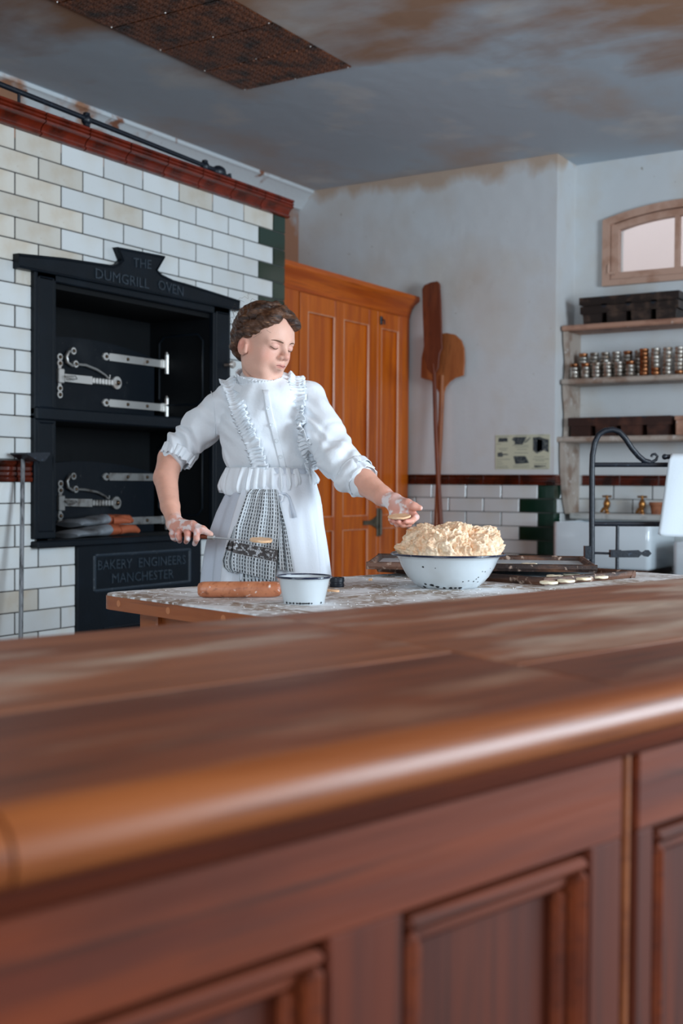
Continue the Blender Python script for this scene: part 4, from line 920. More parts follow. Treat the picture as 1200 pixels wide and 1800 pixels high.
# breadboard end with rounded corner and dowel plugs
rc = .05
def rcorner(L, W, r):
    P = []
    for cx, cy, a0 in ((W/2-r,-L/2+r,-90),(W/2-.002,L/2-.002,0),(-W/2+.002,L/2-.002,90),(-W/2+r,-L/2+r,180)):
        rr_ = r if cy < 0 else .002
        for i in range(7): a_ = math.radians(a0+90*i/6); P.append((cx+rr_*math.cos(a_), cy+rr_*math.sin(a_)))
    return P
o = MB().prism(rcorner(.11, tw1-tw0, rc), -.032, 0, 'xy').build('end_board', M['table_end'] if 'table_end' in M else M.setdefault('table_end', wood('floured_end_board', s2l(160,140,122), s2l(134,108,88), s2l(108,80,60), 0, .6, 0, layers=[(s2l(226,228,230), 5.5, .44, .6), (s2l(236,238,240), 50, .5, .6)])), None, 30)
trot(o, TW(tt0+.055, (tw0+tw1)/2, ZTb)); bv = o.modifiers.new('b', 'BEVEL'); bv.width = .004; bv.segments = 3; bv.limit_method = 'ANGLE'
P = rcorner(.112, tw1-tw0+.002, rc); seg = P[14+7-2:] + P[:9]
band = MB(); vs = [(x*1.004, y*1.004, -.0345) for x, y in P]+[(x*1.004, y*1.004, -.004) for x, y in P]; n = len(P)
band.add(vs, [(i, (i+1) % n, n+(i+1) % n, n+i) for i in range(n)]+[tuple(range(n))[::-1]])
o = band.build('end_edge', M['table_edge'], None, 50); trot(o, TW(tt0+.055, (tw0+tw1)/2, ZTb)); o['label'] = 'orange-brown table edge'
for w_ in (-2.26, -2.07, -1.88, -1.69):
    c = TW(tt0-.0005, w_, ZTb-.018); o = MB().lathe([(.0075,-.004),(.0075,.0012),(.0001,.0012)], (0,0,0), 14, 'y').build('dowel_plug', M['dowel'], None); o.parent = tb; o.location = tuple(np.array(c)-np.array(tb.location)); o.rotation_euler = (0,0,-ang+PI)
for t_, w_ in ((tt0+.12,tw0+.07),(tt0+.12,tw1-.07),(tt1-.09,tw0+.07),(tt1-.09,tw1-.07)):
    cbox('leg', t_-.035, t_+.035, w_-.035, w_+.035, 0, ZTb-.035, M['table_edge'], tb, .004)
for a_ in ((tt0+.10,tt0+.125,tw0+.09,tw1-.09),(tt1-.10,tt1-.075,tw0+.09,tw1-.09),(tt0+.15,tt1-.12,tw0+.055,tw0+.08),(tt0+.15,tt1-.12,tw1-.08,tw1-.055)):
    cbox('apron', *a_, ZTb-.145, ZTb-.034, M['table_edge'], tb)
# flour crumbs on the top
mb = MB()
for i in range(420):
    t_, w_ = random.uniform(tt0+.03,tt1-.5), random.uniform(tw0+.03,tw1-.1); r = random.uniform(.0005,.0019); p = TW(t_, w_, ZTb+r*.35)
    mb.ball(p, r, 6, 4, (1,1,.5))
o = mb.build('flour_crumbs', M['string'], None, 180); tag(o, 'loose flour crumbs scattered over the work table', 'flour', kind='stuff')
# rolling pin
pL, pR = PZ(352,1041,ZTb+.026), PZ(500,1041,ZTb+.026)
r_ = .0175; a3, b3 = PD(347,1041,2.585), PD(494,1040,2.605); a3[2] = b3[2] = ZTb+r_+.0006; d3 = (b3-a3); PL_ = np.linalg.norm(d3); d3 /= PL_
rp = empty('rolling_pin', ((a3[0]+b3[0])/2,(a3[1]+b3[1])/2,ZTb), 'thick plain wooden rolling pin dusted with flour, behind the small bowl', 'rolling pin')
n_ = 14; ts = [0,.002,.006,.012,.03,PL_-.03,PL_-.012,PL_-.006,PL_-.002,PL_]; rs = [.008,.0125,.0155,.0170,.0175,.0175,.0170,.0155,.0125,.008]
o = MB().tube([tuple(a3+d3*t) for t in ts], rs, 24).build('roller', M['pin'], rp, 60)
# bowls
def bowl(name, c, prof, thick, n, rt_label, cat, rimr, chips):
    rt = empty(name, (c[0],c[1],c[2]), rt_label, cat)
    R = [(r, z) for r, z in prof]; inner = [(max(.0001, r-thick), z+(thick if i == 0 else 0)) for i, (r, z) in enumerate(prof)][::-1]
    P = [(.0001,.0015)]+R+inner+[(.0001,thick+.0015)]
    MB().lathe(P, c, n, caps=False).build('body', M['enamel'], rt, 60)
    rr_, rz = prof[-1]
    tor = []
    for i in range(n): a_ = 2*PI*i/n; tor.append([(c[0]+(rr_-thick/2+rimr*math.cos(b_))*math.cos(a_), c[1]+(rr_-thick/2+rimr*math.cos(b_))*math.sin(a_), c[2]+rz+rimr*math.sin(b_)) for b_ in [2*PI*j/8 for j in range(8)]])
    MB().grid(tor, closed_u=True, closed_v=True).build('rim', M['enamel_rim'], rt, 180)
    # chips: thin dark flakes on the outer surface
    mb = MB()
    for (az, z, sz) in chips:
        zs_ = [p[1] for p in prof]; rs_ = [p[0] for p in prof]; r0 = np.interp(z, zs_, rs_)+.0004; 
        dz_ = .001; sl = (np.interp(z+dz_, zs_, rs_)-np.interp(z-dz_, zs_, rs_))/(2*dz_)
        dirv = np.array([math.cos(az), math.sin(az), 0]); tan = np.array([-math.sin(az), math.cos(az), 0]); upv = np.array([dirv[0]*sl, dirv[1]*sl, 1]); upv /= np.linalg.norm(upv)
        cc = np.array(c)+dirv*r0+np.array([0,0,z]); k = 8
        mb.add([tuple(cc+tan*sz*math.cos(q)*(1+.3*math.sin(q*3+az*9))+upv*sz*.8*math.sin(q)) for q in [2*PI*j/k for j in range(k)]], [tuple(range(k))])
    o = mb.build('enamel_chips', M['chip'], rt, 0); o['kind'] = 'stuff'
    return rt
camaz = math.atan2(-HF[1], -HF[0])
sc = PD(534,1050,2.485); sc[2] = ZTb
ch = [(camaz+random.uniform(-1,1), .0035, random.uniform(.0015,.003)) for _ in range(16)]
srad = .0585
bowl('small_enamel_bowl', tuple(sc), [(.042,0),(.0432,.002),(.045,.012),(.049,.03),(.0525,.047),(.0555,.054),(.0585,.056)], .002, 48, 'small white enamel bowl with blue rim beside the rolling pin', 'bowl', .0024, ch)
bc = PZ(790,1035,ZTb)+HF*.05; bc = np.array([bc[0],bc[1],ZTb])
ch = [(camaz+a_, z_, s_) for a_, z_, s_ in ((-.62,.055,.003),(-.35,.053,.0015),(-.75,.012,.004),(-.55,.010,.006),(-.4,.006,.005),(-.2,.004,.004),(.0,.004,.005),(.15,.004,.004),(.3,.004,.005),(.45,.022,.002),(.3,.02,.002),(.62,.02,.0025),(.66,.026,.002),(.7,.03,.002),(.8,.018,.002),(.75,.044,.0018),(.85,.043,.002),(1.0,.05,.0015),(-.9,.004,.005))]
bowl('large_enamel_bowl', tuple(bc), [(.068,0),(.074,.002),(.086,.012),(.100,.028),(.113,.05),(.122,.070),(.128,.078),(.139,.081)], .0025, 80, 'large chipped white enamel bowl holding a mound of dough', 'bowl', .0026, ch)
# ------------------------------------------------------------------ numpy noise
_perm = RS.permutation(512).astype(np.int64); _val = RS.rand(512)
def vnoise(P):
    I = np.floor(P).astype(np.int64); f = P-I; f = f*f*(3-2*f); r = 0
    for dx in (0,1):
        for dy in (0,1):
            for dz in (0,1):
                h = _perm[(_perm[(_perm[(I[:,0]+dx) & 511]+I[:,1]+dy) & 511]+I[:,2]+dz) & 511]
                wt = (f[:,0] if dx else 1-f[:,0])*(f[:,1] if dy else 1-f[:,1])*(f[:,2] if dz else 1-f[:,2]); r = r+wt*_val[h]
    return r*2-1
def fbm(P, o=3): return sum(vnoise(P*2**i+i*7.3)/2**i for i in range(o))
# ------------------------------------------------------------------ dough mound
def mound():
    n, m_ = 420, 150; th = np.linspace(0, 2*PI, n, endpoint=False); ph = np.linspace(0, 1, m_)
    T, Ph = np.meshgrid(th, ph, indexing='ij')
    base = .122+.003*np.sin(3*T); rad = base*np.sin(np.minimum(Ph*PI/2*1.12, PI/2))
    hh = .080*np.cos(np.clip(Ph, 0, 1)*PI/2)**1.05
    right = T-math.atan2(HR[1], HR[0]); lx = rad*np.cos(right); 
    hh = hh*(1-.12*np.exp(-((lx+.004)/.02)**2))*(1-.38*np.clip((-lx-.055)/.06, 0, 1)); hh = np.minimum(hh, .066+.004*np.sin(lx*70))
    X = rad*np.cos(T); Y = rad*np.sin(T); Z = hh
    P = np.stack([X, Y, Z], -1).reshape(-1, 3)
    q = fbm(P*22+5, 2)*.010; rg = (1-np.abs(fbm(P*75, 3)))*.011; q2 = -np.maximum(0, fbm(P*48+20, 2)-.05)*.022; fine = fbm(P*230, 2)*.0016
    nrm = P/np.maximum(1e-6, np.linalg.norm(P*[1,1,1.5], axis=1))[:, None]; nrm[:, 2] = np.abs(nrm[:, 2])+.25
    edge = np.clip((1-Ph.reshape(-1))*6, .15, 1)
    P = P+nrm*((q+rg+q2+fine)*edge)[:, None]
    P[:, 2] = np.maximum(P[:, 2], -.006)
    c = bc+np.array([0,0,.079]); P = P+c
    mb = MB(); mb.grid(P.reshape(n, m_, 3), closed_u=True); mb.f = [f[::-1] for f in mb.f]
    k = len(mb.v); ring = [tuple(bc+np.array([.108*math.cos(a_), .108*math.sin(a_), .06])) for a_ in th[::5]]
    o = mb.build('dough_mound', M['dough'], None, 180); tag(o, 'craggy heap of raw pale dough piled in the big enamel bowl', 'dough')
    mb2 = MB()
mound()
# ------------------------------------------------------------------ small table items
def disc(name, c, r, h, mt, label, cat, group=None, parent=None, n=20, tilt=None, sc=1.0):
    pr = [(.0001,0),(r*.96,0),(r,h*.3),(r,h*.7),(r*.96,h),(.0001,h)]
    mb = MB(); mb.lathe(pr, (0,0,0), n, caps=False)
    mb.v = [(x*(1+.03*math.sin(3*math.atan2(y, x)+c[0]*50)), y*sc*(1+.03*math.cos(2*math.atan2(y, x)+c[1]*50)), z+.0006*math.sin(x*300)) for x, y, z in mb.v]
    if tilt is not None: mb.v = [tuple(tilt @ Vector(p)) for p in mb.v]
    mb.v = [(x+c[0], y+c[1], z+c[2]) for x, y, z in mb.v]
    o = mb.build(name, mt, parent, 50)
    if label: tag(o, label, cat, group)
    return o
# black cutter behind small bowl
c = PZ(592,1033,ZTb)+HF*.02; ck = (float(c[0]), float(c[1]), ZTb+.0004)
o = MB().lathe([(.0172,0),(.0178,.001),(.0178,.008),(.0165,.009),(.0165,.012),(.0178,.013),(.0178,.022),(.0165,.023),(.0158,.022),(.0158,.002),(.0001,.002)], ck, 28, caps=False).build('pastry_cutter', M['black_iron'], None, 40); tag(o, 'small black round pastry cutter just behind the small enamel bowl', 'cutter')
for i, (u, v, r, lab) in enumerate(((447,1027,.026,'thin dough scrap lying behind the rolling pin near the towel'), (585,1040,.016,'flat dough scrap at the foot of the black cutter'), (651,1021,.0055,'tiny dough crumb between the cutter and the big bowl'))):
    c = PZ(u, v, ZTb); disc('dough_scrap', (c[0], c[1], ZTb+.0004+(.0)), r, .004 if i < 2 else .006, M['dough_disc'], lab, 'dough', None, n=14, sc=.7)
# trays
def tray(corner, dx, dy, L, W, z, label, name='baking_tray'):
    dx = np.array([*dx, 0.]); dx /= np.linalg.norm(dx); dy = np.array([-dx[1], dx[0], 0])
    c = np.array([*corner, z]); m = Matrix.Identity(4)
    for i in range(3): m[i][0] = dx[i]; m[i][1] = dy[i]; m[i][3] = c[i]
    ctr = c+dx*L/2+dy*W/2; rt = empty(name, tuple(ctr), label, 'tray', 'stacked baking trays')
    mb = MB(); mb.M = m; mb.box((.01,.01,.004), (L-.01,W-.01,.007)); mb.build('tray_base', M['tray_metal'], rt)
    pf = [(0,0),(.018,0),(.020,.004),(.012,.008),(.010,.016),(.004,.020),(-.002,.018),(-.004,.008)]
    for p0, p1, a_ in (((0,0,0),(L,0,0),(0,1,0)),((0,W,0),(L,W,0),(0,-1,0)),((0,0.002,0),(0,W-.002,0),(1,0,0)),((L,0.002,0),(L,W-.002,0),(-1,0,0))):
        mb = MB(); mb.M = m; mb.sweep([(x+.004, y) for x, y in pf], p0, p1, a_, (0,0,1)); mb.build('rim', M['tray_wood'], rt, 30)
    return m, rt
lr = PZ(955,1030,ZTb); Lt = .59
dL = -NV; c0 = lr+dL*0; near_left = np.array(lr)-NV*Lt
mA, _ = tray(tuple((lr-NV*Lt)[:2]), tuple(NV[:2]), None, Lt, .405, ZTb+.0005, 'lower baking tray of biscuit rounds, resting flat on the work table')
ur = PZ(1050,1007,ZTb+.021); ul = PZ(643,1001,ZTb+.021); dU = (ur-ul)[:2]
mB, _ = tray(tuple(ul[:2]), tuple(dU), None, float(np.linalg.norm(dU)), .40, ZTb+.0215, 'upper baking tray lying askew across the lower tray behind the big bowl')
def on(z, pts, lab, grp):
    for i, (u, v) in enumerate(pts):
        c = PZ(u, v, z); disc('biscuit_round', (c[0], c[1], z), .0225, .006, M['biscuit'], lab % ordn[i], 'biscuit', grp)
on(ZTb+.008, [(964,1026),(994,1023),(1023,1019),(1053,1016),(1004,1012),(975,1015)], '%s pale biscuit round on the lower tray, counted from its near corner', 'biscuit rounds on the lower tray')
on(ZTb+.029, [(930,994),(890,995)], '%s floured biscuit round on the upper tray right of the bowl', 'biscuit rounds on the upper tray')
# ================================================================== PERSON: implicit surfaces
def cap(a, b, ra, rb=None, k=.01, op=1): return ('c', np.array(a, float), np.array(b, float), ra, ra if rb is None else rb, k, op)
def ell(c, r, R=None, k=.01, op=1): return ('e', np.array(c, float), np.array(r, float), R, None, k, op)
def chain(pts, rs, k=.01): return [cap(pts[i], pts[i+1], rs[i], rs[i+1], k) for i in range(len(pts)-1)]
def pval(p, P):
    if p[0] == 'c':
        a, b, ra, rb = p[1:5]; ab = b-a; L2 = max(1e-12, ab.dot(ab)); t = np.clip((P-a)@ab/L2, 0, 1)
        return np.linalg.norm(P-a-t[:, None]*ab, axis=1)-(ra+(rb-ra)*t)
    q = P-p[1]
    if p[3] is not None: q = q@p[3].T          # rows of R are the local axes
    k0 = np.linalg.norm(q/p[2], axis=1); k1 = np.maximum(1e-9, np.linalg.norm(q/p[2]**2, axis=1))
    return k0*(k0-1)/k1
def sdf(prims, P, disp=None):
    d = np.full(len(P), 10.)
    for p in prims:
        v = pval(p, P); k = p[5]
        if p[6] > 0: h = np.maximum(k-np.abs(d-v), 0)/k; d = np.minimum(d, v)-h*h*k/4
        else: v = -v; h = np.maximum(k-np.abs(d-v), 0)/k; d = np.maximum(d, v)+h*h*k/4
    if disp is not None: d = d+disp(P)
    return d
def nets(prims, h, disp=None, n=20, pad=.03):
    """surface nets on a sparse block grid -> verts, quads"""
    lo = np.array([1e9]*3); hi = -lo
    for p in prims:
        if p[6] < 0: continue
        if p[0] == 'c': r = max(p[3], p[4]); lo = np.minimum(lo, np.minimum(p[1], p[2])-r); hi = np.maximum(hi, np.maximum(p[1], p[2])+r)
        else: r = max(p[2]); lo = np.minimum(lo, p[1]-r); hi = np.maximum(hi, p[1]+r)
    lo = lo-pad; hi = hi+pad; S_ = h*n; nb = np.ceil((hi-lo)/S_).astype(int)
    C = np.stack(np.meshgrid(*[np.arange(k) for k in nb], indexing='ij'), -1).reshape(-1, 3)
    cen = lo+(C+.5)*S_; R = S_*.8660254
    vals = np.stack([pval(p, cen) for p in prims], 1); dc = sdf(prims, cen)
    act = np.abs(dc) < R*1.35+.02
    gN = nb*n+1; ax = np.arange(n+1); GX, GY, GZ = np.meshgrid(ax, ax, ax, indexing='ij')
    ids, pos, quads = [], [], []
    def gid(I): return (I[..., 0].astype(np.int64)+1)*(gN[1]+3)*(gN[2]+3)+(I[..., 1]+1)*(gN[2]+3)+(I[..., 2]+1)
    for bi in np.nonzero(act)[0]:
        keep = [p for j, p in enumerate(prims) if vals[bi, j] < max(dc[bi], 0)+2.2*R+p[5]+.02]
        b0 = C[bi]*n; P = lo+h*np.stack([GX+b0[0], GY+b0[1], GZ+b0[2]], -1).reshape(-1, 3)
        D = sdf(keep, P, disp).reshape(n+1, n+1, n+1); ins = D < 0
        if ins.all() or not ins.any(): continue
        # cell vertices
        sm_ = np.zeros((n,n,n,3)); ct_ = np.zeros((n,n,n))
        for a in range(3):
            o1, o2 = [i for i in range(3) if i != a]
            s0 = [slice(None)]*3; s1 = [slice(None)]*3; s0[a] = slice(0, n); s1[a] = slice(1, n+1)
            d0, d1 = D[tuple(s0)], D[tuple(s1)]; cr = (d0 < 0) != (d1 < 0); t = np.where(cr, d0/np.where(cr, d0-d1, 1), 0)
            for e1 in (0, 1):
                for e2 in (0, 1):
                    sl = [slice(0, n)]*3; sl[o1] = slice(e1, n+e1); sl[o2] = slice(e2, n+e2)
                    c_ = cr[tuple(sl)]; tt = t[tuple(sl)]; v = np.zeros((n,n,n,3)); v[..., a] = tt; v[..., o1] = e1; v[..., o2] = e2
                    sm_ += v*c_[..., None]; ct_ += c_
            # quads owned by this block's edges (skip far boundary planes)
            crb = cr[tuple([slice(0, n)]*3)]; I = np.argwhere(crb)
            if len(I):
                inside0 = D[tuple(I.T)] < 0
                g = I+b0; q = []
                for e1, e2 in ((-1,-1),(0,-1),(0,0),(-1,0)):
                    gg = g.copy(); gg[:, o1] += e1; gg[:, o2] += e2; q.append(gid(gg))
                q = np.stack(q, 1); fl = inside0 ^ (a == 1); q[~fl] = q[~fl][:, ::-1]; quads.append(q)
        K = np.argwhere(ct_ > 0); p_ = sm_[tuple(K.T)]/ct_[tuple(K.T)][:, None]
        pos.append(lo+h*(K+b0+p_)); ids.append(gid(K+b0))
    ids = np.concatenate(ids); pos = np.concatenate(pos); quads = np.concatenate(quads)
    o = np.argsort(ids); ids = ids[o]; pos = pos[o]
    k = np.searchsorted(ids, quads); k = np.clip(k, 0, len(ids)-1); ok = (ids[k] == quads).all(1); k = k[ok]
    # light smoothing
    return pos, k
def smooth_mesh(V, Q, it=1, f=.5):
    for _ in range(it):
        s_ = np.zeros_like(V); c = np.zeros(len(V))
        for a, b in ((0,1),(1,2),(2,3),(3,0)):
            np.add.at(s_, Q[:, a], V[Q[:, b]]); np.add.at(c, Q[:, a], 1); np.add.at(s_, Q[:, b], V[Q[:, a]]); np.add.at(c, Q[:, b], 1)
        V = V*(1-f)+f*s_/np.maximum(c, 1)[:, None]
    return V
D0 = 3.25
def pt(u, v, dy=0.): return PD(u, v, D0+dy)
prs = pt(468, 900); prs[2] = 0
person = empty('person', tuple(prs), 'person in white frilled blouse and apron reaching over the work table', 'person')
def nmesh(name, V, Q, m_, cols=None, smooth=180):
    mb = MB(); mb.v = [tuple(p) for p in V]; mb.f = [tuple(q) for q in Q.tolist()]
    return mb.build(name, m_, person, smooth, cols=cols)
# ---------------- head frame
HS = .93; HC = pt(462, 603, -.02); ha, hp, hro = math.radians(49), math.radians(14), math.radians(-2)
g0 = HR*math.sin(ha)-HF*math.cos(ha); Zv = np.array([0,0,1.])
hf = g0*math.cos(hp)-Zv*math.sin(hp); hu = g0*math.sin(hp)+Zv*math.cos(hp); hx = np.cross(hf, hu)
hx, hu = hx*math.cos(hro)-hu*math.sin(hro), hx*math.sin(hro)+hu*math.cos(hro)
RH = np.stack([hx, hf, hu])        # rows
def hw(x, y, z): return HC+HS*(hx*x+hf*y+hu*z)
def hell(c, r, k=.01, op=1, R=None): return ell(hw(*c), np.array(r)*HS, RH if R is None else R@RH, k, op)
def hcap(a, b, ra, rb=None, k=.01, op=1): return cap(hw(*a), hw(*b), ra*HS, None if rb is None else rb*HS, k, op)
head = [hell((0,-.013,.034), (.0725,.083,.080)), hell((0,.020,-.016), (.055,.064,.094), .025), hell((0,.045,.03), (.056,.042,.05), .03),
        hcap((.038,.0,-.066), (.014,.054,-.108), .018, .016, .02), hcap((-.038,.0,-.066), (-.014,.054,-.108), .018, .016, .02), hell((0,.062,-.1075), (.018,.016,.015), .018),
        hell((.043,.020,-.048), (.017,.034,.034), .02), hell((-.043,.020,-.048), (.017,.034,.034), .02),
        hell((.024,.054,-.074), (.019,.017,.022), .016), hell((-.024,.054,-.074), (.019,.017,.022), .016),
        hell((.034,.052,-.030), (.021,.023,.026), .018), hell((-.034,.052,-.030), (.021,.023,.026), .018),
        hcap((.012,.083,.018), (.042,.068,.017), .009, .008, .014), hcap((-.012,.083,.018), (-.042,.068,.017), .009, .008, .014),
        hell((.031,.096,.003), (.0155,.017,.0115), .014, -1), hell((-.031,.096,.003), (.0155,.017,.0115), .014, -1),
        hell((.0305,.0735,.002), (.0145,.0135,.0120), .004), hell((-.0305,.0735,.002), (.0145,.0135,.0120), .004),
        hcap((0,.084,.012), (0,.101,-.019), .0075, .0085, .010), hell((0,.1035,-.0235), (.0098,.0095,.0088), .006), hell((.0105,.094,-.027), (.0068,.0090,.0065), .005), hell((-.0105,.094,-.027), (.0068,.0090,.0065), .005),
        hell((.0062,.0995,-.0335), (.0032,.0042,.0026), .003, -1), hell((-.0062,.0995,-.0335), (.0032,.0042,.0026), .003, -1),
        hell((0,.078,-.050), (.025,.016,.018), .014),
        hcap((-.017,.0835,-.0515), (.0,.0925,-.0465), .0035, .0052, .005), hcap((.017,.0835,-.0515), (.0,.0925,-.0465), .0035, .0052, .005),
        hcap((-.014,.085,-.0555), (0,.0905,-.0575), .0038, .0062, .005), hcap((.014,.085,-.0555), (0,.0905,-.0575), .0038, .0062, .005),
        hcap((0,.098,-.038), (0,.098,-.043), .0022, .0022, .005, -1)]
for s_ in (1, -1):   # ears
    er = Matrix.Rotation(0, 3, 'Z'); th_ = s_*.35; Re = np.array([[math.cos(th_), math.sin(th_), 0], [-math.sin(th_), math.cos(th_), 0], [0, 0, 1]])
    head += [hell((s_*.0735,-.002,-.018), (.0085,.0170,.0265), .006, 1, Re), hell((s_*.083,.001,-.014), (.0065,.009,.0155), .004, -1, Re), hcap((s_*.076,.010,-.014), (s_*.073,.010,-.032), .004, .006, .004)]
neck0, neck1 = hw(0,-.026,-.035), pt(457, 690, .02)
head += [cap(neck0, neck1, .038, .042, .006), cap(neck1, pt(461, 720, .01), .044, .054, .015)]
# ---------------- arms and hands
armR = [pt(404,714,.01), pt(300,806,.05), pt(291,840,.0), pt(299,890,-.08), pt(307,920,-.13)]
armL = [pt(534,714,.0), pt(602,812,-.10), pt(640,848,-.17), pt(672,872,-.225), pt(693,883,-.26)]
body = head+chain(armR, [.040,.035,.0325,.025,.0195], .008)+chain(armL, [.040,.036,.034,.0255,.0195], .008)
body += [ell(pt(468,765,.0), (.105,.072,.12), np.stack([HR,HF,Zv]), .04), ell(pt(476,840,.0), (.095,.075,.12), np.stack([HR,HF,Zv]), .04), cap(pt(410,718,.01), pt(530,718,.01), .028, .028, .02)]
def hand(wr, rw, mcps, fingers, fr, thumb, tr, palm_r=.0122, kf=.0022):
    H_ = []
    for mcp in mcps: H_.append(cap(wr, mcp, rw*.80, palm_r*.86, .012))
    for a, b in zip(mcps[:-1], mcps[1:]): H_.append(cap(a, b, palm_r*.8, palm_r*.8, .008))
    for f in fingers: H_ += chain(f, [r*fr for r in (.0098,.0088,.0080,.0066)], kf)
    H_ += chain(thumb, tr, .007)
    return H_
wR = armR[-1]
fR = [[pt(337,927,-.172), pt(346,934,-.205), pt(345.5,947,-.206), pt(342,956,-.190)],
      [pt(326,928,-.166), pt(330,938,-.200), pt(329.5,947,-.200), pt(327,952.5,-.184)],
      [pt(315,930,-.158), pt(313,939,-.188), pt(314.5,946,-.188), pt(315.5,951,-.172)],
      [pt(306,930,-.148), pt(303,938,-.168), pt(305,945,-.166), pt(308,948,-.154)]]
tR = [pt(316,922,-.145), pt(338,923,-.180), pt(356,931,-.202), pt(370,939,-.206)]
body += hand(wR, .021, [f[0] for f in fR], fR, 1.0, tR, [.015,.0112,.0095,.0072])
wL = armL[-1]
fL = [[pt(721,896,-.292), pt(731,909,-.312), pt(723,916.5,-.332), pt(713,917,-.342)],
      [pt(711,903,-.290), pt(718,921,-.308), pt(708,922.5,-.330), pt(700,917,-.340)],
      [pt(701,905,-.286), pt(707,921,-.302), pt(698,921.5,-.322), pt(692,916,-.332)],
      [pt(692,903,-.280), pt(696,916,-.296), pt(690,917,-.312), pt(686,913,-.322)]]
tL = [pt(703,883,-.275), pt(716,886,-.300), pt(727,890,-.312), pt(738,893,-.318)]
body += hand(wL, .021, [f[0] for f in fL], fL, .94, tL, [.015,.0125,.0098,.0068])
V, Q = nets(body, .0019)
V = smooth_mesh(V, Q, 1, .35)
# skin colour
LH = (V-HC)@RH.T/HS
def sm(x, a, b): t = np.clip((x-a)/(b-a), 0, 1); return t*t*(3-2*t)
cb = np.array(s2l(222,166,144)); cols = np.tile(cb, (len(V), 1)); nz = fbm(V*60, 3)[:, None]
cols = cols*(1+.06*nz)
ishead = (np.abs(LH[:, 0]) < .1) & (np.abs(LH[:, 1]) < .13) & (np.abs(LH[:, 2]) < .13)
def blend(cc, w_): 
    global cols; cols = cols*(1-w_[:, None])+np.array(s2l(*cc))*w_[:, None]
def gl(x, y, z, r): return np.exp(-((np.abs(LH[:, 0])-x)**2+(LH[:, 1]-y)**2+(LH[:, 2]-z)**2)/r**2)
blend((222,176,156), ishead*.8)
blend((222,140,122), .45*gl(.04,.065,-.028,.022)); blend((214,128,112), .5*gl(0,.108,-.024,.012)); blend((208,120,100), .7*gl(.076,-.01,-.016,.024)); blend((214,160,150), .5*gl(.03,.085,.001,.013))
lipw = np.exp(-((LH[:, 2]+.0518)/.0062)**4)*np.exp(-(LH[:, 0]/.0195)**6)*(LH[:, 1] > .074); lipw *= np.clip(1-np.abs(LH[:, 0])/.024, 0, 1)**.3; blend((188,108,100), .85*lipw)
dl = np.linalg.norm(V-(wL+pt(712,905,-.3))/2, axis=1); dr = np.linalg.norm(V-pt(330,938,-.17), axis=1)
hn = sm(np.minimum(dl, dr), .09, .03); blend((216,150,136), hn*.6)
fl = np.clip(hn*1.15*sm(fbm(V*70, 3), -.15, .55), 0, .85); blend((236,232,232), fl); blend((226,224,226), .35*np.exp(-(np.linalg.norm(V-pt(700,875,-.28), axis=1)/.02)**2))
for f in fL+fR:
    for j in (1, 3): blend((222,130,116), .4*np.exp(-(np.linalg.norm(V-f[j], axis=1)/.011)**2))
nmesh('body', V, Q, M['skin'], cols)
bsdf = [p for p in head]
def face(x, z, off=0.0, y0=.15):
    P = hw(x, y0, z)
    for _ in range(60):
        d = sdf(head, P[None])[0]
        if d < 3e-4: break
        P = P-hf*d*.8
    return P+hf*off
def fline(name, pts, r, mt, off=.0004): MB().tube([tuple(face(x, z, off)) for x, z in pts], r, 6).build(name, mt, person, 180)
for s_ in (1, -1):
    brow = [(s_*(.013+.035*t), .0145+.0055*math.sin(t*2.2)-.003*t) for t in np.linspace(0, 1, 9)]
    fline('eyebrow', brow, [.0012,.0018,.002,.002,.0019,.0016,.0013,.001,.0006], M['lash'], -.0004)
    lash = [(s_*(.0185+.0265*t), -.0025-.0045*math.sin(t*PI)+.0012*t) for t in np.linspace(0, 1, 10)]
    fline('eyelashes', lash, [.0005,.0009,.0012,.0014,.0014,.0014,.0013,.0012,.001,.0006], M['lash'], .0001)
    cr = [(s_*(.0185+.026*t), .0075+.0035*math.sin(t*PI)) for t in np.linspace(0, 1, 9)]
    M.setdefault('crease', mat('skin_crease', s2l(170,112,96), .6)); fline('eyelid_crease', cr, .0005, M['crease'], 0)
M['lipline'] = mat('lip_line', s2l(120,62,58), .6)
fline('lip_line', [(.0185*t, -.0518+.0014*abs(t)*(1)-.0008*math.cos(t*6)) for t in np.linspace(-1, 1, 13)], .0008, M['lipline'], -.0001)
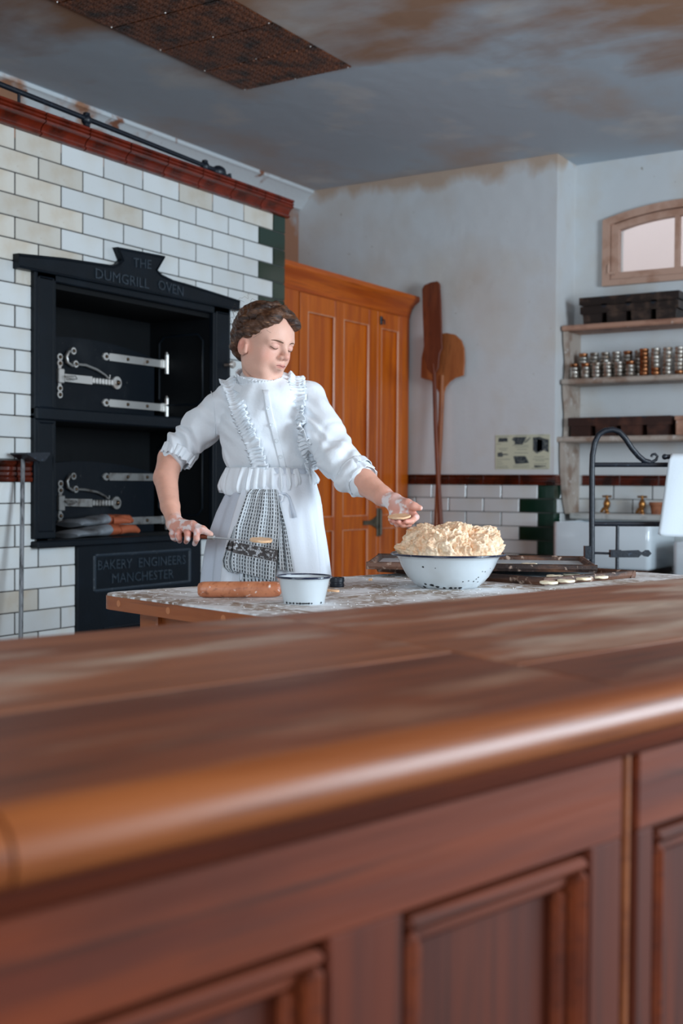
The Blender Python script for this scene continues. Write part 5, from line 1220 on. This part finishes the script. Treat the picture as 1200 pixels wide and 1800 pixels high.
# ---------------- hair
def hdisp(P):
    L = (P-HC)@RH.T/HS
    yl = np.interp(L[:, 2], [-.06,-.035,-.012,.012,.03,.055,.075,.1], [-.050,-.045,-.022,.006,.022,.044,.060,.07])
    wv = .0008*np.sin(L[:, 2]*150+L[:, 1]*90+3*np.sin(L[:, 1]*40))+.0014*fbm(L*30, 2)+.0008*np.sin(L[:, 1]*260+L[:, 2]*420+4*fbm(L*25, 1))
    return wv, (L[:, 1]-yl)*HS
hairp = [hell((0,-.018,.037), (.0775,.089,.083), .01), hell((0,-.060,-.02), (.054,.038,.05), .03)]
def lock(pts, rs, k=.014): return [hcap(pts[i], pts[i+1], rs[i], rs[i+1], k) for i in range(len(pts)-1)]
locks = []
for s_ in (1, -1):
    locks += lock([(s_*.006,.062,.094),(s_*.030,.066,.078),(s_*.050,.054,.058),(s_*.064,.030,.036),(s_*.072,.006,.018),(s_*.072,-.018,.006)], [.009,.011,.0105,.010,.009,.009])
    locks += lock([(s_*.004,.052,.106),(s_*.034,.054,.093),(s_*.058,.036,.070),(s_*.071,.006,.044),(s_*.076,-.026,.018),(s_*.070,-.050,.0)], [.009,.010,.010,.009,.009,.008])
    locks += lock([(s_*.002,.02,.114),(s_*.034,.02,.107),(s_*.061,.0,.082),(s_*.075,-.03,.05),(s_*.070,-.056,.015)], [.008,.009,.009,.009,.008])
    locks += lock([(s_*.072,-.026,-.006),(s_*.064,-.048,-.024),(s_*.045,-.074,-.03)], [.009,.010,.011])
locks += lock([(-.008,.066,.090),(-.024,.080,.080),(-.040,.080,.066),(-.050,.072,.060)], [.009,.011,.009,.004])
locks += lock([(.02,.066,.094),(.045,.064,.078),(.060,.052,.058)], [.008,.009,.008])
hc_ = []
def hsd(P): return sdf(hairp, P)
_cap = list(hairp)
# cut the cap at the hairline by a displacement trick: max(cap, y - hairline)
def hair_mesh():
    al = hairp+locks+hc_
    def dsp(P): return hdisp(P)[0]
    V, Q = nets(al, .0024, dsp)
    return V, Q
class _H: pass
_old = sdf
def sdf(prims, P, disp=None):
    if prims and prims[0] is hairp[0]:
        k = [p for p in prims if any(p is q for q in hairp)]; r = [p for p in prims if not any(p is q for q in hairp)]
        d = _old(k, P); cut = hdisp(P)[1]; kk = .008; h = np.maximum(kk-np.abs(d-cut), 0)/kk; d = np.maximum(d, cut)+h*h*kk/4
        if r: e = _old(r, P); kk = .006; h = np.maximum(kk-np.abs(d-e), 0)/kk; d = np.minimum(d, e)-h*h*kk/4
        return d+(disp(P) if disp is not None else 0)
    return _old(prims, P, disp)
V, Q = hair_mesh()
nmesh('hair', V, Q, M['hair'])
mb = MB()
for i in range(46):   # stray strands
    a_ = random.uniform(-1.2, 1.5); z_ = random.uniform(.03,.118); s_ = random.choice((1,1,-1)); y_ = random.uniform(-.09,.06)
    x_ = s_*.082*math.sqrt(max(0, 1-((y_+.02)/.104)**2-((z_-.04)/.09)**2)) if ((y_+.02)/.104)**2+((z_-.04)/.09)**2 < 1 else 0.01*s_
    p0 = np.array([x_, y_, z_]); n_ = p0-np.array([0,-.02,.03]); n_ /= np.linalg.norm(n_); tg = np.cross(n_, [random.uniform(-1,1), random.uniform(-1,1), random.uniform(-1,1)]); tg /= np.linalg.norm(tg); L_ = random.uniform(.015,.04)
    P = [hw(*(p0+tg*L_*t+n_*(.001+.014*math.sin(t*PI)*random.uniform(.3,1)))) for t in (0,.25,.5,.75,1)]
    mb.tube([tuple(p) for p in P], .00028, 4)
mb.build('stray_hairs', M['hair'], person, 180)['kind'] = 'stuff'
# ---------------- blouse
W3 = np.stack([HR,HF,Zv])
slR = [pt(400,706,.01), pt(355,750,.03), pt(320,786,.045), pt(308,803,.045)]
slL = [pt(541,704,.0), pt(569,762,-.06), pt(597,808,-.105), pt(622,838,-.145), pt(636,848,-.165)]
bl = [ell(pt(466,748,0), (.126,.092,.125), W3, .03), ell(pt(475,808,0), (.118,.086,.070), W3, .035), cap(pt(405,703,.01), pt(450,690,.02), .037, .048, .02), cap(pt(450,690,.02), pt(492,688,.02), .048, .048, .02), cap(pt(492,688,.02), pt(542,698,.01), .046, .042, .02), cap(pt(448,700,-.035), pt(490,702,-.035), .045, .045, .02), cap(pt(455,672,-.004), pt(458,702,-.008), .0575, .062, .012), cap(pt(462,690,-.030), pt(470,705,-.045), .050, .046, .012)]
bl += chain(slR, [.048,.051,.047,.038], .012)+chain(slL, [.050,.053,.053,.044,.036], .012)
bl += [ell(pt(316,796,.045), (.040,.044,.022), np.stack([np.cross(*(lambda d: (np.array([0,1.,0]), d))((slR[3]-slR[1])/np.linalg.norm(slR[3]-slR[1]))), HF, Zv]) if False else W3, .02)]
bl += [ell(pt(455,669,-.006)+(Zv*.928-HF*.363+HR*.08)*.098, (.092,.092,.092), None, .004, -1)]
tor = pt(470,760,0)
dR = (slR[-1]-slR[0])/np.linalg.norm(slR[-1]-slR[0]); dL_ = (slL[-1]-slL[1])/np.linalg.norm(slL[-1]-slL[1])
def bdisp(P):
    q = P-tor; x = q@HR; z = q[:, 2]; y = q@HF
    n1 = fbm(np.stack([x*7+z*5, y*6, z*3-x*2], 1)*1.6+3, 2)
    w_ = .0040*n1+.0016*np.sin((np.abs(x)*.9+z*.75)*75+3*n1)*np.exp(-(x/.09)**4)+.0022*np.sin((x*.8+z)*70+5*n1+y*30)*np.clip(np.abs(x)/.12-.2, 0, 1)
    # folds running round the sleeves, tighter near the cuffs
    aR = (P-slR[0])@dR; rR = np.linalg.norm(P-slR[0]-aR[:, None]*dR, axis=1); mR = sm(aR, .05, .17)*(x < -.10)
    w_ = w_+mR*(.0045*np.sin(aR*150+(P@Zv)*30+6*vnoise(P*18)))
    aL = (P-slL[1])@dL_; mL = sm(aL, -.02, .12)*(x > .11)
    w_ = w_+mL*(.0045*np.sin(aL*135+8*vnoise(P*16)+y*20)+.003*vnoise(P*45))
    pull = np.exp(-((np.abs(x)-.10)/.03)**2)*np.exp(-((z-.03)/.07)**2); w_ = w_+pull*.003*np.sin(z*160+x*120)
    return w_
V, Q = nets(bl, .0036, bdisp)
V = smooth_mesh(V, Q, 1, .4)
nmesh('blouse', V, Q, M['blouse'])
def hit(u, v, prims=bl, off=0., disp=bdisp, d0=2.75):
    r = ray(u, v); r = r/np.linalg.norm(r); P = PD(u, v, d0); bd_, bP = 9, P
    for _ in range(80):
        d = sdf(prims, P[None], disp)[0]
        if d < bd_: bd_, bP = d, P
        if d < 4e-4: return P-r*off
        P = P+r*d*.7
        if (P-CAM)@HF > 3.4: break
    return bP
def nrm(P, prims=bl, e=.006):
    g = np.array([sdf(prims, (P+e*a)[None])[0]-sdf(prims, (P-e*a)[None])[0] for a in np.eye(3)]); return g/np.linalg.norm(g)
def resample(pts, n):
    P = np.array(pts, float); s_ = np.r_[0, np.cumsum(np.linalg.norm(np.diff(P, axis=0), axis=1))]; t = np.linspace(0, s_[-1], n); return np.stack([np.interp(t, s_, P[:, i]) for i in range(P.shape[1])], 1)
def frill(name, px, wpx, folds, amp=.006, n=190, m_=9, side=1, off=.004, seam=.35):
    C = resample(px, 22); Pc = np.array([hit(u, v, off=off) for u, v in C]); Nn = np.array([nrm(p) for p in Pc])
    P = resample(Pc, n); N_ = resample(Nn, n); N_ /= np.linalg.norm(N_, axis=1)[:, None]
    T_ = np.gradient(P, axis=0); T_ /= np.linalg.norm(T_, axis=1)[:, None]; Sd = np.cross(T_, N_); Sd /= np.linalg.norm(Sd, axis=1)[:, None]
    if Sd[n//2].dot(HR) < 0: Sd = -Sd
    ph = np.cumsum(np.interp(np.arange(n), np.linspace(0, n, 26), np.random.RandomState(int(px[0][0])).uniform(.45, 1.6, 26)))*2*PI*folds/n; G = []
    for i in range(n):
        row = []
        for j in range(m_):
            t = j/(m_-1); a_ = t-seam; am = amp*min(1, abs(a_)*2.4+.08)
            wob = .0025*math.sin(ph[i]*.5+t*3)
            row.append(P[i]+Sd[i]*(a_*wpx*.00155+wob*(abs(a_)*2)*np.sign(a_))+N_[i]*(am*(math.sin(ph[i]+t*1.2)+.35*math.sin(ph[i]*2.3+1))+am*.9+.001)+T_[i]*am*.6*math.cos(ph[i]))
        G.append(row)
    MB().grid(G).build(name, M['blouse'], person, 180, solid=.0012)
frill('shoulder_frill', [(396,670),(405,690),(411,710),(418,731),(427,752),(437,773),(444,794),(450,812),(456,828)], 28, 30, amp=.0058)
frill('shoulder_frill', [(519,662),(522,680),(524,700),(527,722),(532,752),(538,778),(543,800),(545,829)], 28, 30, amp=.0058, seam=.5)
for sm_px in ([(371,688),(375,705),(377,728),(378,750),(377,768)],):
    MB().tube([tuple(hit(u, v, off=.0006)) for u, v in resample(sm_px, 12)], .0014, 6).build('armhole_seam', M['blouse'], person, 180)
# placket and buttons
C = resample([(466,685),(468,692),(472,720),(480,752),(490,790),(499,828)], 16); G = []
for u, v in C: G.append([hit(u+o_, v, off=.0007) for o_ in (-6,-3,0,3,6)])
MB().grid(G).build('placket', M['blouse'], person, 180, solid=.0010)
for u, v in ((470,718),(477,747),(486,775),(493,803)):
    c = hit(u, v, off=.0030); N_ = nrm(c); q = Vector(N_).to_track_quat('Z', 'Y').to_matrix(); mb = MB(); mb.lathe([(.0048,-.001),(.0052,0),(.0048,.0014),(.003,.0010),(.0001,.001)], n=14); mb.v = [tuple(Vector(c)+q @ Vector(p)) for p in mb.v]
    mb.build('button', M['button'], person, 60)
# collar: standing ruffle round the neck
def ring_frill(name, ctr, ax1, ax2, upv, r1, r2, h_, folds, amp, n=220, m_=8, flare=.3, mt='blouse', thick=.0012, hem=None, a0=0, a1=2*PI, ampin=.25):
    G = []; cl = abs(a1-a0-2*PI) < 1e-6
    for i in range(n if cl else n+1):
        a_ = a0+(a1-a0)*i/n; row = []; ph = a_*folds+1.2*math.sin(a_*5)
        for j in range(m_):
            t = j/(m_-1); am = amp*(ampin+(1-ampin)*t); rad = 1+flare*t
            r_ = am*(math.sin(ph)+.4*math.sin(ph*1.9+1)); hh = h_*(hem(a_) if hem else 1)
            d_ = ax1*math.cos(a_)+ax2*math.sin(a_)
            row.append(ctr+ax1*math.cos(a_)*r1*rad+ax2*math.sin(a_)*r2*rad+d_*r_+upv*(hh*t+am*.5*t*math.cos(ph*1.3)))
        G.append(row)
    return MB().grid(G, closed_u=cl).build(name, M[mt], person, 180, solid=thick)
cc = pt(455,669,-.006); cu = Zv*.92-HF*.36+HR*.08; cu /= np.linalg.norm(cu)
cx = HR-cu*HR.dot(cu); cx /= np.linalg.norm(cx); cy_ = np.cross(cu, cx)
ring_frill('collar', cc-cu*.004, cx, cy_, cu, .0560, .0595, .024, 44, .0022, flare=.12)
ring_frill('collar_base', cc-cu*.004, cx, cy_, -cu, .0620, .0640, .016, 3, .0008, flare=.22)
# sleeve cuffs
def cuff(name, c, axis, r, h_, folds, amp, flare=.1):
    ax = axis/np.linalg.norm(axis); a_ = np.cross(ax, Zv); a_ /= np.linalg.norm(a_); b_ = np.cross(ax, a_); return ring_frill(name, c, a_, b_, ax, r, r, h_, folds, amp, flare=flare)
cuff('sleeve_cuff', slR[3]-dR*.022, armR[2]-armR[1]+dR*.06, .049, .030, 15, .0035, -.12)
fdL = (armL[2]-armL[1])/np.linalg.norm(armL[2]-armL[1])
cuff('sleeve_cuff', armL[2]-fdL*.036, fdL, .046, .030, 7, .0016, -.06)
cuff('sleeve_cuff', armL[2]-fdL*.052, fdL, .050, .024, 9, .003, -.05)
# peplum
def hemf(a_): return 1+.22*math.sin(a_*1+2.6)+.06*math.sin(a_*7)
pc = pt(472,826,0)
G = []; n, m_ = 320, 14
for i in range(n):
    a_ = 2*PI*i/n; row = []; ph = a_*30+2.6*math.sin(a_*4)+1.3*math.sin(a_*7+1)
    for j in range(m_):
        t = j/(m_-1); rad = .114+.014*math.sin(min(1, t*1.15)*PI*.55)-.006*max(0, t-.8)*5; am = (.0016+.0060*t)*(1+.5*math.sin(a_*6+2))
        f_ = am*(math.sin(ph+t*.8)+.4*math.sin(ph*2.2+1)); d_ = HR*math.cos(a_)+HF*math.sin(a_)
        row.append(pc+HR*math.cos(a_)*(rad+f_)+HF*math.sin(a_)*(rad*.80+f_)-Zv*((.056+.016*math.cos(a_-3.9)+.004*math.sin(a_*9))*t-.006)+Zv*(.004*math.cos(ph)*t*.5))
    G.append(row)
MB().grid(G, closed_u=True).build('peplum', M['blouse'], person, 180, solid=.0012)
# ---------------- skirt, apron
zs_ = [0.03,.5,.84,.867,.945,1.02,1.06,1.10,1.16]; hw_ = [.260,.222,.168,.165,.155,.139,.128,.112,.105]; uc_ = [468,468,466,466,468,473,477,480,478]
def skp(a_, z, off=0.):
    hwid = np.interp(z, zs_, hw_)+off; u = np.interp(z, zs_, uc_); c = pt(u, 900, 0); amp = np.interp(z, [0,.8,1.05,1.1], [.030,.010,.0025,.001])
    f_ = amp*(math.sin(a_*9+1.2*math.sin(a_*2)+z*2)+.5*math.sin(a_*17+z*5+1)+.35*math.sin(a_*5+z*16))
    return np.array([c[0], c[1], z])+HR*math.cos(a_)*(hwid+f_)+HF*math.sin(a_)*(hwid*.84+f_)
zz = np.r_[np.linspace(.03,.8,16), np.linspace(.82,1.14,30)]
G = [[skp(2*PI*i/180, z) for z in zz] for i in range(180)]
MB().grid(G, closed_u=True).build('skirt', M['skirt'], person, 180, solid=.0015)
# camera side is a_ = -90 deg; apron wraps from -135 deg (image left) to +20 deg
zz2 = np.r_[np.linspace(.25,.8,12), np.linspace(.82,1.125,30)]
G = [[skp(math.radians(a_), z, .004+.0015*math.sin(a_*.4+z*30)*(z < 1.05)) for z in zz2] for a_ in np.linspace(-128, 30, 110)]
MB().grid(G).build('apron', M['apron'], person, 180, solid=.0015)
def skirt_hit(u, v, off=0.):
    r = ray(u, v); best = None
    a_, z = -PI/2, 1.0
    for dd in np.linspace(2.9, 3.25, 141):
        P = PD(u, v, dd); c = pt(np.interp(P[2], zs_, uc_), 900, 0); q = P-c; x_, y_ = q@HR, q@HF; a_ = math.atan2(y_/.84, x_)
        S_ = skp(a_, P[2], .004)-np.array([c[0], c[1], P[2]])
        if math.hypot(x_, y_) <= math.hypot(S_@HR, S_@HF): return P-r*(off)
    return PD(u, v, 3.12-off)
# apron tie: small bow and hanging ribbon
def ribbon(px, w_, off=.006):
    P = [skirt_hit(u, v, off+.002*math.sin(i*1.3)) for i, (u, v) in enumerate(px)]; n = len(P); G = []
    for i, p in enumerate(P):
        t = P[min(i+1, n-1)]-P[max(i-1, 0)]; sd = np.cross(t, HF); sd /= np.linalg.norm(sd); G.append([p-sd*w_[i], p-HF*.001, p+sd*w_[i]])
    return MB().grid(G)
ribbon([(486,872),(494,868),(502,868),(508,874),(511,884),(514,896),(517,910)], [.002,.003,.003,.003,.0035,.005,.0065]).build('apron_string', M['skirt'], person, 180, solid=.001)
ribbon([(486,873),(491,869),(497,872),(495,880),(489,884),(486,877)], [.003]*6, .008).build('apron_bow', M['apron'], person, 180, solid=.001)
# shoes
for s_ in (-1, 1):
    c = prs+HR*.09*s_-HF*.06; G = []
    mb = MB(); mb.ball((c[0], c[1], .045), .045, 16, 10, (1,1,1)); mb.tube([tuple(c+[0,0,.05]), tuple(c-HF*.08+[0,0,.035]), tuple(c-HF*.15+[0,0,.026])], [.042,.040,.026], 14); mb.v = [(x, y, max(z, .001)) for x, y, z in mb.v]; mb.build('shoe', M['black_iron'], person, 60)
# ---------------- towel tucked into the apron
def towel():
    root = empty('waffle_towel', tuple(np.r_[pt(460,900,-.15)[:2], .80]), 'grey and white waffle dish towel with dark band, tucked in at the waist', 'towel')
    def sheet(L, Rr, n, m_, off, band, name, phase, swap=0, cells=(16, 22)):
        """L,R: pixel edge curves top->bottom; colour pattern per vertex"""
        Lp = resample(L, m_); Rp = resample(Rr, m_); V = []; Cc = []
        hitc = {}
        gu = 9; rows = np.linspace(0, m_-1, 14).astype(int)
        base = np.zeros((14, gu, 3))
        for a_, i in enumerate(rows):
            for b_ in range(gu):
                t = b_/(gu-1); u, v = Lp[i]*(1-t)+Rp[i]*t; base[a_, b_] = (skirt_hit(u, min(v, 1012), 0)-CAM)
        dep = base@HF
        G = []; 
        for i in range(m_):
            ra = np.interp(i, rows, np.arange(14)); row = []
            for j in range(n):
                t = j/(n-1); u, v = Lp[i]*(1-t)+Rp[i]*t; f0 = t*(gu-1); j0 = min(int(f0), gu-2); i0 = min(int(ra), 12)
                dd = (dep[i0, j0]*(1-(f0-j0))+dep[i0, j0+1]*(f0-j0))*(1-(ra-i0))+(dep[i0+1, j0]*(1-(f0-j0))+dep[i0+1, j0+1]*(f0-j0))*(ra-i0)
                s_ = i/(m_-1); fold = .006*math.sin(t*13+phase+s_*2)*min(1, s_*2+.1)+.003*math.sin(t*25+phase)
                row.append(PD(u, v, dd-off-.010*s_-fold)); 
                cu_ = t*cells[0]; cv_ = s_*cells[1]; a = cu_ % 1; b = cv_ % 1; off_ = (int(cu_) % 2)*0; bb = (cv_+.06*math.sin(cu_*2.1)) % 1
                hsh = math.sin(int(cu_)*12.9+int(cv_)*78.2)*43758.5; hsh -= math.floor(hsh)
                dark = (.30 < a < .62+.1*hsh) and (.12 < bb < .84)
                col = np.array(s2l(206,212,216)); 
                if (b < .10): col = np.array(s2l(196,202,206))
                if dark: col = np.array(s2l(44,46,52))
                elif .62 < a < .70: col = np.array(s2l(150,154,160))
                if band and band[0] < s_ < band[1]:
                    q = vnoise(np.array([[u*.33, v*.33, 1.]]))[0]+.6*vnoise(np.array([[u*.8, v*.8, 5.]]))[0]; col = np.array(s2l(88,84,84)) if q < .42 else np.array(s2l(205,208,212))
                elif band and (abs(s_-band[0]) < .008 or abs(s_-band[1]) < .008): col = np.array(s2l(212,216,220))
                Cc.append(col)
            G.append(row)
        MB().grid(G).build(name, M['towel'], root, 180, cols=np.array(Cc), solid=.0018)
    sheet([(441,860),(434,867),(424,895),(414,925),(410,960),(408,985),(409,1003)], [(486,860),(489,880),(491,905),(490,940),(487,975),(484,1000),(483,1022)], 140, 190, .016, (.66,.79), 'front_fold', .4, cells=(15, 24))
    sheet([(485,862),(487,900),(486,930),(484,960),(484,1000)], [(487,862),(493,890),(503,930),(510,970),(516,1006)], 60, 150, .008, None, 'side_fold', 2., cells=(7, 20))
    sheet([(412,925),(404,945),(396,965),(390,985),(392,997),(400,1004)], [(418,930),(416,950),(414,970),(412,985),(413,1000),(416,1008)], 36, 110, .006, (.30,.52), 'back_fold', 1., cells=(4, 11))
    sheet([(420,990),(420,1005),(420,1020),(420,1034)], [(470,990),(474,1005),(478,1020),(480,1034)], 60, 50, .003, None, 'under_fold', 3., cells=(9, 5))
towel()
# ---------------- palette knife and dough discs
ka, kb, kc = pt(318,939.5,-.166), pt(374,945,-.212), pt(470,953,-.262)
kn = empty('palette_knife', tuple(kb), 'thin steel palette knife held in the hand nearer the oven', 'knife')
kd = (kb-ka)/np.linalg.norm(kb-ka)
MB().tube([tuple(ka), tuple(ka+kd*.006), tuple(ka+(kb-ka)*.5), tuple(kb-kd*.01), tuple(kb)], [.004,.0055,.006,.0055,.004], 12).build('handle', M['peel_dark'], kn, 60)
MB().tube([tuple(kb-kd*.014), tuple(kb+kd*.004)], .0058, 12).build('ferrule', M['nickel'], kn, 60)
bd = kc-kb; sdv = np.cross(bd, Zv); sdv /= np.linalg.norm(sdv); G = []
for t, w_ in ((0,.003),(.06,.005),(.15,.009),(.9,.011),(.97,.009),(1.0,.004)):
    p = kb+bd*t; G.append([p-sdv*w_, p+Zv*.0006, p+sdv*w_])
MB().grid(G).build('blade', M['blade'], kn, 180, solid=.0012)
MB().tube([tuple(kb), tuple(kb+bd*.72)], [.0024,.0018], 8).build('tang', M['blade'], kn)
def facing(tilt_deg, roll=0):
    # disc normal: mostly up, tipped towards the camera
    a_ = math.radians(tilt_deg); n_ = Zv*math.cos(a_)-HF*math.sin(a_)+HR*math.sin(math.radians(roll)); return Vector(n_).to_track_quat('Z', 'Y').to_matrix()
c = pt(459,952,-.262); disc('dough_round', tuple(c+Zv*.0008-np.array([0,0,0])), .0285, .006, M['dough_disc'], 'dough round balanced on the tip of the palette knife', 'dough', 'dough rounds being lifted', tilt=facing(7, 3))
c = (fL[0][3]+fL[1][3]+fL[2][3])/3; c = pt(702,909.5,-.332); disc('dough_round', tuple(c), .0285, .005, M['dough_disc'], 'dough round resting on the upturned fingertips', 'dough', 'dough rounds being lifted', tilt=facing(9, -3))
